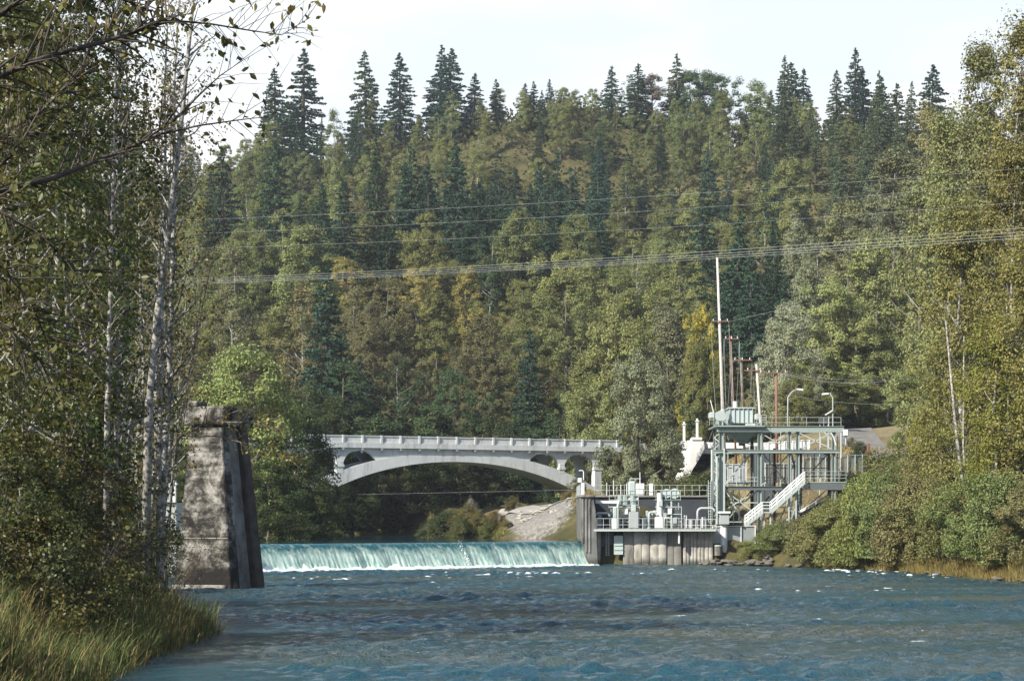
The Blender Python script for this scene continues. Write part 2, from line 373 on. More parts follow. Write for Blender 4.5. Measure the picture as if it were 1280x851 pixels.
def strip(name, pts, wid, mat_, lift, label, cat):
    """a road sheet that follows the ground between centre-line points"""
    pts = [Vector(p) for p in pts]; rows = []
    cl = []
    for a, b in zip(pts[:-1], pts[1:]):
        for t in np.linspace(0, 1, 10, endpoint=False): cl.append(a.lerp(b, t))
    cl.append(pts[-1]); V = []
    for i, p in enumerate(cl):
        d = (cl[min(i + 1, len(cl) - 1)] - cl[max(i - 1, 0)]).normalized(); s = Vector((-d.y, d.x))
        w = wid(i / (len(cl) - 1)) if callable(wid) else wid
        for k in np.linspace(-0.5, 0.5, 9):
            q = p + s * (w * k); V.append((q.x, q.y, gz(q.x, q.y) + lift))
    me = mesh_np(name, V, grid_faces(9, len(cl)), [mat_], True)
    return tag(link(name, me), label, cat, kind='structure')
strip('gravel_track', [(16, 292), (9, 290), (2.5, 292), (-1.0, 299), (2, 309), (6, 318)], 4.2, M['gravel'], 0.09, 'pale gravel track on the bar under the bridge', 'track')
strip('road', [(53, 270), (49.8, 284), (49.2, 300), (51.5, 322), (54.2, 345), (57, 356)], 6.0, M['asphalt'], 0.14, 'grey paved road climbing behind the stair platform', 'road')

# ------------------------------------------------------------------ water
_w = np.random.default_rng(5)
def waves(x, y, n, lo, hi, seed, aniso=0.0):
    r = np.random.default_rng(seed); s = 0 * x
    for i in range(n):
        wl_ = lo * (hi / lo) ** r.random(); a = math.pi / 2 + r.normal() * 0.75
        k = 6.283 / wl_; ph = r.uniform(0, 6.28)
        q = (x * math.cos(a) + y * math.sin(a)) * k + ph + 0.9 * np.sin(0.21 * x * r.uniform(.6, 1.4) + 0.13 * y + ph * 3)
        s = s + (1 - 1.25 * np.abs(np.sin(q * 0.5)) ** 1.0) * wl_ ** 0.85
    return s / n
wx = axis(-50, 72, [(-34, 1.2), (46, 0.25), (72, 1.2)])
wy = axis(-30, 236, [(40, 6), (56, 1.2), (110, 0.22), (170, 0.32), (236, 0.45)])
WX, WY = np.meshgrid(wx, wy)
big = waves(WX, WY, 26, 2.5, 9, 3); mid = waves(WX, WY, 34, 0.75, 1.9, 4)
zone = 0.62 + 0.38 * np.sin(WY * 0.16 + WX * 0.035 + 1.4 * np.sin(WX * 0.06)) * np.cos(WY * 0.047 + 0.4 + WX * 0.02)
edge = np.minimum(1, np.maximum(0.15, np.minimum(WX - np.interp(WY, *LB), np.interp(WY, *RB) - WX) / 6))
amp = zone * edge
def norm01(a): return (a - a.mean()) / a.std()
bz_, mz_ = norm01(big), norm01(mid)
WZ = (bz_ * 0.052 + mz_ * 0.075) * amp
# white water: at the foot of the weir, in the riffle off the right bank, and in scattered crests
dist_w = ((WX - W0[0]) * 0.7071 - (WY - W0[1]) * 0.7071)            # metres downstream of the crest line
crest = mz_ * 0.65 + bz_ * 0.6 + _w.normal(0, 0.25, WX.shape)
def blob(cx, cy, rx, ry): return np.exp(-(((WX - cx) / rx) ** 2 + ((WY - cy) / ry) ** 2))
riff = blob(35, 190, 7, 13) + blob(41, 168, 6, 8) + 0.8 * blob(-12, 172, 9, 6) + 0.7 * blob(2, 186, 12, 7) + 0.6 * blob(18, 205, 10, 6) + 0.55 * blob(22, 140, 14, 7) + 0.5 * blob(-6, 150, 8, 6) + 0.9 * blob(31, 206, 4, 8)
inweir = (WX < 9.5) & (WX > -36)
foam = np.clip(1.25 * np.exp(-np.clip(dist_w - 2.6, 0, 99) / 3.5) * inweir + np.clip(crest - 0.7, 0, 2) * np.clip(riff, 0, 1.2) * 0.75 + np.clip(crest - 2.0, 0, 2) * 0.4, 0, 1.3)
WZ = WZ + foam * 0.03 + blob(35, 190, 7, 13) * 0.09 * mz_ + np.where(inweir, np.exp(-np.clip(dist_w - 1.5, 0, 99) / 1.4) * 0.16 * np.abs(mz_), 0)
me = mesh_np('river_water', np.stack([WX, WY, WZ], -1), grid_faces(len(wx), len(wy)), [], True)
at = me.attributes.new('foam', 'FLOAT', 'POINT'); at.data.foreach_set('value', foam.ravel().astype(np.float32))
def water_mat(name, deep, shoal, foam_attr, bscale, bstr, rough):
    m, nt, o = mat(name); v = coords(nt, 'World', (1, 0.8, 1)); vl = coords(nt, 'World', (0.35, 1.0, 1))
    n1 = noise(nt, v, bscale, 4, 0.6); n0 = noise(nt, v, bscale * 3.2, 3, 0.6); n2 = noise(nt, vl, 0.09, 4, 0.6)
    h = N(nt, 'ShaderNodeMath', {0: n0, 1: 0.55, 2: n1}, operation='MULTIPLY_ADD').outputs[0]
    if foam_attr:        # rough and slick bands drift across the current
        bn = noise(nt, coords(nt, 'World', (0.10, 0.55, 1)), 0.16, 4, 0.6, 0.8); bstr = N(nt, 'ShaderNodeMapRange', {'Value': bn, 'From Min': 0.42, 'From Max': 0.58, 'To Min': 0.5, 'To Max': 1.0}).outputs[0]
    c = mixc(nt, rampn(nt, n2, [(0.45, (0, 0, 0)), (0.68, (1, 1, 1))]), deep, shoal)
    p = nt.nodes.new('ShaderNodeBsdfPrincipled'); nt.links.new(c, p.inputs['Base Color'])
    p.inputs['Roughness'].default_value = rough; p.inputs['IOR'].default_value = 1.333; nt.links.new(bump(nt, h, bstr, 0.5 if foam_attr else 0.1), p.inputs['Normal'])
    if foam_attr:
        a = N(nt, 'ShaderNodeAttribute', attribute_name='foam'); fn = noise(nt, coords(nt, 'World', (1, .45, 1)), 3.2, 5, 0.75)
        f = N(nt, 'ShaderNodeMath', {0: a.outputs['Fac'], 1: fn}, operation='MULTIPLY').outputs[0]
        f = N(nt, 'ShaderNodeMapRange', {'Value': f, 'From Min': 0.2, 'From Max': 0.46, 'To Min': 0, 'To Max': 0.92}, interpolation_type='SMOOTHSTEP').outputs[0]
        d = N(nt, 'ShaderNodeBsdfDiffuse', {'Color': (0.78, 0.84, 0.85, 1)})
        ms = N(nt, 'ShaderNodeMixShader', {0: f, 1: p.outputs[0], 2: d.outputs[0]}); nt.links.new(ms.outputs[0], o.inputs[0])
    else: nt.links.new(p.outputs[0], o.inputs[0])
    return m
M['river'] = water_mat('river_water', (0.016, 0.056, 0.074), (0.070, 0.082, 0.066), True, 2.8, 1.0, 0.12)
M['pool'] = water_mat('upstream_water', (0.008, 0.045, 0.06), (0.012, 0.05, 0.06), False, 0.8, 0.15, 0.08)
me.materials.append(M['river'])
tag(link('river_water', me), 'choppy blue river below the weir', 'river', kind='structure')
# upstream pool, a sheet up to the crest line
nrm = np.array([0.7071, -0.7071])
def weir_pt(u, s, z): 
    p = W0 + (W1 - W0) / np.linalg.norm(W1 - W0) * u + nrm * s; return (p[0], p[1], z)
WL = float(np.linalg.norm(W1 - W0))
pv = [weir_pt(-14, -0.9, UP), weir_pt(WL + 1.5, -0.9, UP), (8.8, 262, UP), (4, 300, UP), (0, 400, UP), (-200, 400, UP), (-110, 300, UP), (-70, 220, UP)]
me = bpy.data.meshes.new('upstream_water'); me.from_pydata(pv, [], [tuple(range(len(pv)))]); me.materials.append(M['pool'])
tag(link('upstream_water', me), 'still dark water above the weir', 'water', kind='structure')

# ------------------------------------------------------------------ weir and its falling sheet of water
b = MB(); prof = [(-3.0, -1.0), (-3.0, 1.9), (-0.6, 2.35), (0.2, 2.28), (0.75, 1.7), (1.25, 0.6), (1.7, -1.0)]
b.prism([weir_pt(-0.5, s, z) for s, z in prof], Vector(weir_pt(WL + 0.4, 0, 0)) - Vector(weir_pt(0, 0, 0)))
b.build('weir', M['conc_dark'], None, label='low concrete weir under the falling water across the river', cat='weir')
nu, prof_s = 560, [(-1.0, UP), (-0.55, UP + .005), (-0.2, UP - .02), (0.12, UP - 0.10), (0.4, UP - 0.26), (0.66, UP - .5), (0.9, UP - 0.8), (1.1, UP - 1.1), (1.28, UP - 1.4), (1.45, UP - 1.75), (1.6, UP - 2.05), (1.74, UP - 2.35), (1.85, -0.02), (1.95, -0.3)]
r = np.random.default_rng(21); u = np.linspace(-0.4, WL + 0.05, nu)
def fr(u, n, lo, hi, seed):
    q = np.random.default_rng(seed); s = 0 * u
    for i in range(n):
        w_ = lo * (hi / lo) ** q.random(); s = s + np.sin(u * 6.283 / w_ + q.uniform(0, 6.28))
    return s / math.sqrt(n)
base_ = fr(u, 22, 0.25, 1.2, 1); slow = fr(u, 10, 2, 9, 2); V = []; FA = []
for j, (s, z) in enumerate(prof_s):
    t = j / (len(prof_s) - 1); k = max(0, (t - 0.2) / 0.8)
    rough = base_ * 0.6 + fr(u, 18, 0.2, 0.8, 40 + j) * 0.5
    off = k * (0.07 * rough + 0.08 * slow) + max(0, t - 0.78) * 0.9 * np.abs(fr(u, 14, 0.3, 1.6, 90 + j))
    zz_ = z + (0.10 * slow * k + max(0, t - 0.8) * 0.9 * np.abs(fr(u, 14, 0.3, 1.4, 70 + j))) * (0.3 if j < len(prof_s) - 1 else 0)
    for i in range(nu):
        V.append(weir_pt(u[i], s + off[i], zz_[i]))
        FA.append(min(1, max(0, (t - 0.33 - 0.03 * slow[i]) * 4.0)) + max(0, min(1, (t - .88) * 8 + .25 * slow[i])) * (t > .86))
me = mesh_np('falling_water', V, grid_faces(nu, len(prof_s)), [], True)
at = me.attributes.new('aerated', 'FLOAT', 'POINT'); at.data.foreach_set('value', np.array(FA, np.float32))
m, nt, o = mat('falling_water'); vs = coords(nt, 'World', (1.0, 1.0, 0.10)); vb = coords(nt, 'World', (1, 1, 0.35))
n1 = noise(nt, vs, 2.2, 6, 0.65); n2 = noise(nt, vb, 0.35, 4, 0.6)
wc = rampn(nt, n1, [(0.28, (0.34, 0.58, 0.52)), (0.46, (0.50, 0.70, 0.63)), (0.60, (0.68, 0.82, 0.76)), (0.75, (0.86, 0.92, 0.89))])
a0 = N(nt, 'ShaderNodeAttribute', attribute_name='aerated'); wc = mixc(nt, N(nt, 'ShaderNodeMapRange', {'Value': a0.outputs['Fac'], 'From Min': 1.0, 'From Max': 1.8}).outputs[0], wc, (0.95, 0.97, 0.97)); dfu = N(nt, 'ShaderNodeBsdfDiffuse', {'Color': wc}); tr = N(nt, 'ShaderNodeBsdfTranslucent', {'Color': wc})
white = N(nt, 'ShaderNodeMixShader', {0: 0.35, 1: dfu.outputs[0], 2: tr.outputs[0]})
gl = nt.nodes.new('ShaderNodeBsdfPrincipled'); gl.inputs['Base Color'].default_value = (0.018, 0.085, 0.098, 1); gl.inputs['Roughness'].default_value = 0.12; gl.inputs['IOR'].default_value = 1.33
a = N(nt, 'ShaderNodeAttribute', attribute_name='aerated')
f = N(nt, 'ShaderNodeMath', {0: a.outputs['Fac'], 1: N(nt, 'ShaderNodeMapRange', {'Value': n1, 'From Min': 0.3, 'From Max': 0.7, 'To Min': -0.35, 'To Max': 0.35}).outputs[0]}, operation='ADD', use_clamp=True).outputs[0]
ms = N(nt, 'ShaderNodeMixShader', {0: f, 1: gl.outputs[0], 2: white.outputs[0]}); nt.links.new(ms.outputs[0], o.inputs[0])
me.materials.append(m); M['fall'] = m
tag(link('falling_water', me), 'pale green sheet of water falling over the weir', 'waterfall', kind='structure')
m, nt, o = mat('white_foam'); principled(nt, o, (0.82, 0.87, 0.87), 0.9, spec=0.2); M['foam'] = m
def icos(c, r, seed, sub=2, squash=0.7, rough=0.3):
    import bmesh
    bm = bmesh.new(); bmesh.ops.create_icosphere(bm, subdivisions=sub, radius=1.0)
    q = np.random.default_rng(seed); dirs = q.normal(size=(7, 3)); dirs /= np.linalg.norm(dirs, axis=1)[:, None]
    for v in bm.verts:
        p = np.array(v.co); k = 1 + rough * sum(max(-0.4, min(0.4, float(p @ d))) * s for d, s in zip(dirs, (1, -1, .8, -.8, .6, -.6, .5))) * 0.8 + q.normal() * rough * 0.12
        v.co = Vector((p[0] * k * r[0], p[1] * k * r[1], p[2] * k * r[2] * squash))
    return bm
# splash where the sheet breaks on a snag below the crest
V, Fs = [], []
for i in range(90):
    uu = (P(568, 680, 218).x - W0[0]) / 0.7071 + r.normal(0, 0.18); zt = 0.2 + 2.35 * r.random() ** 0.8; s_ = 0.4 + (2.7 - zt) * 0.62 + r.normal(0, .12)
    c_ = np.array(weir_pt(uu * (1) , s_, zt + max(0, r.normal(0.1, .15)))); e = r.normal(size=(3, 3)) * 0.05
    k = len(V); V += [c_ + e[0], c_ + e[1], c_ + e[2]]; Fs.append((k, k + 1, k + 2))
tag(link('splash_spray', mesh_np('splash_spray', V, Fs, [M['foam']])), 'white plume of spray on the falling water', 'spray', kind='stuff')

# ------------------------------------------------------------------ arch bridge
BD = np.array([0.9001, 0.4357]); BN = np.array([0.4357, -0.9001])       # along the deck, and out of the face we see
def b_uz(px, py):
    k = (px - 640) / F; Y = (310 + 13.6) / (1 - 0.484 * k); return (k * Y + 28.1) / 0.9001, CH + (HZ - py) / F * Y
def b3(u, s, z): p = np.array([-28.1, 310.0]) + BD * u + BN * s; return (p[0], p[1], z)     # s>0 towards us
DW = 6.4
bridge = empty('arch_bridge', b3(22, -DW / 2, 2.6), 'pale grey open spandrel concrete arch bridge spanning the river', 'bridge')
uL, zL = b_uz(413, 613); uR, zR = b_uz(722, 615); uC, zC = b_uz(568, 577); zE = b_uz(568, 565)[1]
half = (uR - uL) / 2; uC = (uL + uR) / 2
ext = 1.23
def soff(u): 
    t = (u - uC) / half; return zC - (zC - (zL + zR) / 2) * (0.86 * t * t + 0.14 * t ** 4)
def extr(u):
    t = abs(u - uC) / half; return soff(u) + (zE - zC) * (1 + 0.55 * t * t)
zdeck = b_uz(568, 561.5)[1]                 # underside of the deck slab
ztop = b_uz(568, 555.5)[1]; zrail = b_uz(568, 546.3)[1]
us = np.linspace(uC - half * ext, uC + half * ext, 90)
b = MB()
top = [b3(u, 0, min(extr(u), zdeck - .05)) for u in us]; bot = [b3(u, 0, soff(u)) for u in us]
V = []; n = len(us)
for s in (0.0, -DW):
    V += [b3(u, s, min(extr(u), zdeck - .05)) for u in us] + [b3(u, s, soff(u)) for u in us]
f = []
for i in range(n - 1):
    f += [(i, i + 1, n + i + 1, n + i), (2 * n + i, 3 * n + i, 3 * n + i + 1, 2 * n + i + 1), (i, 2 * n + i, 2 * n + i + 1, i + 1), (n + i, n + i + 1, 3 * n + i + 1, 3 * n + i)]
f += [(0, n, 3 * n, 2 * n), (n - 1, 3 * n - 1, 4 * n - 1, 2 * n - 1)]
b.add(V, f); b.build('arch_rib', M['bridge'], bridge)
# spandrel walls: solid near the crown, arched openings towards the ends
def op(px0, px1, pyt): 
    a, z = b_uz(px0, pyt); c_, _ = b_uz(px1, pyt); return (a, c_, z)
ops = [op(429, 471, 563), op(660, 700, 567), op(705.5, 743.5, 568)]
l0 = ops[0][0] - 1.0; ops.insert(0, (l0 - (ops[0][1] - ops[0][0]) * .98, l0, ops[0][2]))
uEnd = b_uz(850, 553)[0]; u0 = ops[0][0] - 10
ops.insert(0, (ops[0][0] - 5.2, ops[0][0] - 1.0, ops[1][2]))
us2 = sorted(set(np.round(np.concatenate([np.arange(u0, uEnd, 0.3)] + [[a, a + .001, c_, c_ - .001] for a, c_, _ in ops]), 4)))
w = MB()
def lower(u): return max(extr(u) - 0.02, 3.0) if abs(u - uC) < half * ext else 3.0
def inter(u):
    lo = lower(u)
    for a, c_, z in ops:
        if a <= u <= c_:
            t = (2 * (u - a) / (c_ - a) - 1); zt = z - 2.3 + 2.3 * math.sqrt(max(0, 1 - abs(t) ** 2.6))
            return max(zt, lo), True
    return lo, False
for a, c_ in zip(us2[:-1], us2[1:]):
    mid_ = (a + c_) / 2; _, inside = inter(mid_)
    e = 1e-6
    za, zb = inter(a + e)[0], inter(c_ - e)[0]
    if mid_ > ops[-1][1] + 1.0: za = zb = zdeck - 0.9          # deck girder over the approach span
    if mid_ < u0 + 9.0: za = zb = zdeck - 0.9
    if max(za, zb) >= zdeck - 0.03: continue
    za, zb = min(za, zdeck - .02), min(zb, zdeck - .02)
    for s0, s1 in ((-0.12, -0.9), (-DW + 0.9, -DW + 0.12)):
        w.add([b3(a, s0, za), b3(c_, s0, zb), b3(c_, s0, zdeck), b3(a, s0, zdeck), b3(a, s1, za), b3(c_, s1, zb), b3(c_, s1, zdeck), b3(a, s1, zdeck)],
              [(0, 1, 2, 3), (7, 6, 5, 4), (0, 4, 5, 1), (3, 2, 6, 7), (0, 3, 7, 4), (1, 5, 6, 2)])
w.build('spandrel_wall', M['bridge'], bridge)
dk = MB(); A_, B_ = u0 - 6, uEnd + 30
dk.add([b3(A_, .35, zdeck), b3(B_, .35, zdeck), b3(B_, -DW - .35, zdeck), b3(A_, -DW - .35, zdeck), b3(A_, .35, ztop), b3(B_, .35, ztop), b3(B_, -DW - .35, ztop), b3(A_, -DW - .35, ztop)],
       [(0, 3, 2, 1), (4, 5, 6, 7), (0, 1, 5, 4), (1, 2, 6, 5), (2, 3, 7, 6), (3, 0, 4, 7)])
dk.build('deck', M['bridge'], bridge)
for s in (0.15, -DW - 0.15):
    pa = MB()
    for z0_, z1_, th in ((ztop + .02, zrail - .16, .07), (zrail - .15, zrail, .24), (ztop + .01, ztop + .2, .2)):
        pa.add([b3(A_, s - th / 2, z0_), b3(uEnd + 1, s - th / 2, z0_), b3(uEnd + 1, s + th / 2, z0_), b3(A_, s + th / 2, z0_), b3(A_, s - th / 2, z1_), b3(uEnd + 1, s - th / 2, z1_), b3(uEnd + 1, s + th / 2, z1_), b3(A_, s + th / 2, z1_)],
               [(0, 3, 2, 1), (4, 5, 6, 7), (0, 1, 5, 4), (1, 2, 6, 5), (2, 3, 7, 6), (3, 0, 4, 7)])
    pa.build('parapet', M['bridge'], bridge)
sp = (b_uz(765, 550)[0] - b_uz(405, 545)[0]) / 15.7
u = b_uz(404, 543)[0] - sp * 3
while u < uEnd:
    p_ = MB()
    def ub(q, u, s0, s1, z0_, z1_, hw): q.add([b3(u - hw, s0, z0_), b3(u + hw, s0, z0_), b3(u + hw, s1, z0_), b3(u - hw, s1, z0_), b3(u - hw, s0, z1_), b3(u + hw, s0, z1_), b3(u + hw, s1, z1_), b3(u - hw, s1, z1_)], [(0, 3, 2, 1), (4, 5, 6, 7), (0, 1, 5, 4), (1, 2, 6, 5), (2, 3, 7, 6), (3, 0, 4, 7)])
    ub(p_, u, 0.0, 0.36, ztop + .003, zrail + .05, .14); post = p_.build('parapet_post', M['bridge'], bridge)
    q_ = MB(); q_.prism([b3(u - .16, -0.1, zdeck - .003), b3(u - .16, .3, zdeck - .003), b3(u - .16, .3, zdeck - .25), b3(u - .16, -0.1, zdeck - .75)], Vector((*(BD * .32), 0)))
    q_.build('bracket', M['bridge'], bridge)
    u += sp
# slender columns between the openings, front and back
for (a, c_) in ((ops[1][1], ops[2][0]), (ops[3][1], ops[4][0]), (ops[4][1], ops[4][1] + 1.1), (ops[0][1], ops[1][0])):
    for s in (-0.5, -DW + 0.5):
        q_ = MB(); um = (a + c_) / 2; ub(q_, um, s - .52, s + .52, lower(um) - .3, ops[1][2] - 1.5, abs(c_ - a) / 2 + .04)
        q_.build('column', M['bridge'], bridge)
        q_ = MB(); ub(q_, um, s - .6, s + .6, ops[1][2] - 2.35, ops[1][2] - 2.0, abs(c_ - a) / 2 + .16); q_.build('column_capital', M['bridge'], bridge)
# the abutment on the right: a white flared face with a grey flank, a block and two finials
Ya = 335.0
def pa_(px, py, dy=0): return P(px, py, Ya + dy)
ab = MB(); ab.prism([pa_(*q) for q in ((865, 550), (880, 551), (880.5, 561), (875, 572), (866, 586), (860, 598), (856, 608), (844, 610), (850, 600), (857, 585), (863, 570))], (-1.9, 5.0, 0)); 
ab.build('abutment', M['bridge_white'], bridge)
ab = MB(); ab.prism([pa_(848.5, 551.5, 1), pa_(864.8, 551.5, 1), pa_(863, 566, 1), pa_(859, 576, 1), pa_(854, 568, 1), pa_(849, 562, 1)], (-1.6, 5, 0)); ab.build('abutment_corbel', M['bridge'], bridge)
ab = MB(); c0, c1 = pa_(864.5, 550, -.2), pa_(878, 546.5, -.2); ab.box(c0.x, c1.x, c0.y, c0.y + 3, c0.z, c1.z); ab.build('abutment_block', M['bridge_white'], bridge, bevel=.06)
for px, y0_, y1_, dy in ((855.2, 551, 531, 1.5), (871.5, 546.6, 527, 0.6)):
    q_ = MB(); a_, b_ = pa_(px, y0_, dy), pa_(px, y1_, dy); q_.bar(a_, b_, .38, .38); q_.bar(b_ + Vector((0, 0, .0)), b_ + Vector((0, 0, .16)), .62, .62); q_.bar(b_ + Vector((0, 0, .163)), b_ + Vector((0, 0, .5)), .3, .3)
    q_.build('lamp_pillar', M['bridge_white'], bridge, bevel=.03)
gw = MB(); gw.prism([P(880.5, 552.5, 336), P(958, 554, 330), P(958, 560, 330), P(880.5, 560, 336)], (0.1, .4, 0)); gw.build('approach_wall', M['bridge_white'], None, label='low white wall leading from the bridge abutment behind the tower', cat='wall')

# ------------------------------------------------------------------ ruined pier standing in the river on the left
pier = empty('ruined_bridge_pier', (-21.5, 150, -1), 'tall weathered tapering concrete pier standing at the left water edge', 'pier')
m, nt, o = mat('weathered_pier'); v = coords(nt, 'World', (1, 1, 1)); vh = coords(nt, 'World', (0.35, 0.35, 2.2))
n1 = noise(nt, v, 0.55, 6, 0.62, 0.6); n2 = noise(nt, v, 3.5, 7, 0.75); n3 = noise(nt, vh, 0.8, 5, 0.65)
geo = N(nt, 'ShaderNodeNewGeometry'); zz_ = N(nt, 'ShaderNodeSeparateXYZ', {0: geo.outputs['Position']}).outputs[2]
s1 = N(nt, 'ShaderNodeMath', {0: n2, 1: 0.6, 2: n1}, operation='MULTIPLY_ADD').outputs[0]
s2 = N(nt, 'ShaderNodeMath', {0: n3, 1: 0.5, 2: s1}, operation='MULTIPLY_ADD').outputs[0]
wet = N(nt, 'ShaderNodeMapRange', {'Value': zz_, 'From Min': 0.3, 'From Max': 5.5, 'To Min': -0.10, 'To Max': 0.03}).outputs[0]
s3 = N(nt, 'ShaderNodeMath', {0: s2, 1: wet}, operation='ADD').outputs[0]
c = rampn(nt, N(nt, 'ShaderNodeMath', {0: s3, 1: 0.5}, operation='MULTIPLY').outputs[0], [(0.46, (0.013, 0.012, 0.011)), (0.51, (0.040, 0.038, 0.034)), (0.55, (0.115, 0.11, 0.10)), (0.62, (0.28, 0.27, 0.25))])
principled(nt, o, c, 0.9, normal=bump(nt, n2, 0.7, 0.06), spec=0.2); M['pier'] = m
m, nt, o = mat('pale_pier_web'); v = coords(nt, 'World'); n1 = noise(nt, v, 0.7, 6, 0.6); n2 = noise(nt, v, 6, 5, 0.7)
c = rampn(nt, n1, [(0.35, (0.075, 0.075, 0.072)), (0.62, (0.20, 0.20, 0.195))]); principled(nt, o, c, 0.9, normal=bump(nt, n2, .4, .05)); M['pier_web'] = m
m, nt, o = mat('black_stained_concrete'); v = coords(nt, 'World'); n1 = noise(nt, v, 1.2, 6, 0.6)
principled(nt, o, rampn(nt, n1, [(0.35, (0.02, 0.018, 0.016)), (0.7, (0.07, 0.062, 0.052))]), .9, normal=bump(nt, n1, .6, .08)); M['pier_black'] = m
pf = math.radians(-20); ax = Vector((math.cos(pf), math.sin(pf), 0)); ay = Vector((-math.sin(pf), math.cos(pf), 0))   # front faces down-left
ax, ay = Vector((math.cos(pf), -math.sin(-pf), 0)), Vector((math.sin(-pf), math.cos(pf), 0))
pc = P(217.5, 735, 148.0); pc.z = 0
def pp(a, d, z): return pc + ax * a + ay * d + Vector((0, 0, z))
def frus(q, a0, a1, d0, d1, z0, a2, a3, d2, d3, z1):
    q.add([pp(a0, d0, z0), pp(a1, d0, z0), pp(a1, d1, z0), pp(a0, d1, z0), pp(a2, d2, z1), pp(a3, d2, z1), pp(a3, d3, z1), pp(a2, d3, z1)], [(0, 3, 2, 1), (4, 5, 6, 7), (0, 1, 5, 4), (1, 2, 6, 5), (2, 3, 7, 6), (3, 0, 4, 7)])
fz = lambda z, lo, hi: lo + (hi - lo) * (z + 1.0) / 12.2
wf, df = 4.35, 5.2            # base width and depth, then tapering
def sect(z): t = z / 11.15; return 0.0 + 0.95 * t, wf - 0.95 * t - 0.05 * t, 0.55 * t, df - 0.75 * t
def leg(q, sl):
    (a0, a1, d0, d1), (a2, a3, d2, d3) = sect(-1.5), sect(11.15)
    if sl == 0: frus(q, a0, a1, d0, d0 + 1.45, -1.5, a2, a3, d2, d2 + 1.0, 11.15)
    if sl == 1: frus(q, a0, a1, d1 - 1.45, d1, -1.5, a2, a3, d3 - 1.0, d3, 11.15)
    if sl == 2: frus(q, a0 + .35, a1 - .42, d0 + 1.45, d1 - 1.45, -1.5, a2 + .3, a3 - .38, d2 + 1.0, d3 - 1.0, 11.1)
q_ = MB(); leg(q_, 0); q_.build('front_leg', M['pier'], pier, bevel=.07)
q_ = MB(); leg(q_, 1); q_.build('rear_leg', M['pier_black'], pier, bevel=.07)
q_ = MB(); leg(q_, 2); q_.build('web_wall', M['pier_web'], pier)
q_ = MB(); a0, a1, d0, d1 = sect(11.15); frus(q_, a0 - .42, a1 + .32, d0 - .3, d1 + .3, 11.153, a0 - .5, a1 + .36, d0 - .35, d1 + .3, 12.45); q_.build('cap', M['pier'], pier, bevel=.1)
q_ = MB(); frus(q_, a0 - .5, a0 + .72, d0 - .34, d0 + 1.2, 12.453, a0 - .5, a0 + .70, d0 - .34, d0 + 1.2, 12.82); q_.build('cap_upstand', M['pier'], pier, bevel=.05)
q_ = MB(); a0, a1, d0, d1 = sect(3.45); q_.bar(pp(a0 - .03, d0 - .025, 3.45), pp(a1 + .03, d0 - .025, 3.45), .06, .07); q_.build('mineral_line', M['conc'], pier)
q_ = MB(); frus(q_, -.12, wf - .3, -.25, 1.2, -1.5, -.1, wf - .35, -.22, 1.1, .28); q_.build('footing', M['conc'], pier, bevel=.08)

# concrete block with a railing post behind the pier, at the left end of the weir
lb = empty('weir_end_block', (PX(212, 196), 196, 0), 'grey concrete end block with white railing behind the ruined pier', 'concrete block')
q_ = MB(); a_, c_ = PX(197, 194), PX(221, 194); q_.box(a_, c_, 194, 200, -1, PZ(628, 194)); q_.build('block', M['grey_panel'], lb, bevel=.05)
q_ = MB(); q_.box(PX(199, 193.6), PX(213, 193.6), 193.6, 195, PZ(627.8, 194), PZ(604, 194)); q_.build('cabinet', M['grey_panel'], lb, bevel=.04)
q_ = MB(); q_.box(PX(214, 193.6), PX(219.5, 193.6), 193.7, 194.2, PZ(627.8, 194), PZ(600, 194)); q_.box(PX(212.5, 193.6), PX(221, 193.6), 193.6, 194.4, PZ(606, 194), PZ(603.5, 194)); q_.build('post', M['white_metal'], lb, bevel=.03)
# ------------------------------------------------------------------ headworks: concrete piers, deck, back wall
YT = 232.0
def X(px, Y=YT): return PX(px, Y)
def Zp(py, Y=YT): return PZ(py, Y)
hw = empty('fish_trap_headworks', (X(815), YT + 4, -1), 'concrete headworks with ribbed piers, gate bay and walkway beside the weir', 'headworks')
zd = Zp(660)                              # deck level
q_ = MB(); q_.prism([P(725, 621, YT - .3), P(742, 621, YT - .3), P(745, 640, YT - .3), P(748, 712, YT - .3), P(739, 712, YT - .3), P(726, 674, YT - .3)], (0, 14, 0)); q_.build('end_wall', M['conc_dark'], hw, bevel=.05)
for px in (727.5, 731.5, 736):
    q_ = MB(); q_.box(X(px), X(px + 1.6), YT - .42, YT - .303, Zp(678 if px < 730 else 690), Zp(623)); q_.build('wall_rib', M['conc'], hw)
q_ = MB(); q_.box(X(724), X(744), YT - .6, YT + 13.8, Zp(621) + .004, Zp(618.5)); q_.build('wall_coping', M['conc'], hw)
q_ = MB(); q_.box(X(742), X(896), YT - .15, YT + 10, zd - .35, zd); q_.build('deck', M['conc'], hw, bevel=.04)
q_ = MB(); q_.box(X(742), X(895), YT - .32, YT - .153, zd - .32, zd - .1); q_.build('deck_fascia', M['galv'], hw)
def pier_plan(name, px0, px1, flutes, bulge, z0, mat_, y0=0.25):
    x0, x1 = X(px0), X(px1); pts = []
    n = 28
    for i in range(n + 1):
        t = i / n; yb = -bulge * math.sin(math.pi * t) ** .6 if bulge else 0
        yb += -0.09 * abs(math.sin(math.pi * t * flutes)) ** .5 if flutes else 0
        pts.append((x0 + (x1 - x0) * t, YT + y0 + .9 + yb * 1.0, z0))
    pts += [(x1, YT + 9, z0), (x0, YT + 9, z0)]
    q = MB(); q.prism(list(reversed(pts)), (0, 0, zd - .36 - z0)); return q.build(name, mat_, hw)
M['conc_lit'] = concrete('sunlit_tan_concrete', (0.28, 0.27, 0.24), (0.48, 0.46, 0.42), (0.05, 0.047, 0.04), 0.65, 0.9, tide=.55)  # sunlight on the pier faces put into a lighter concrete; jambs stay darker
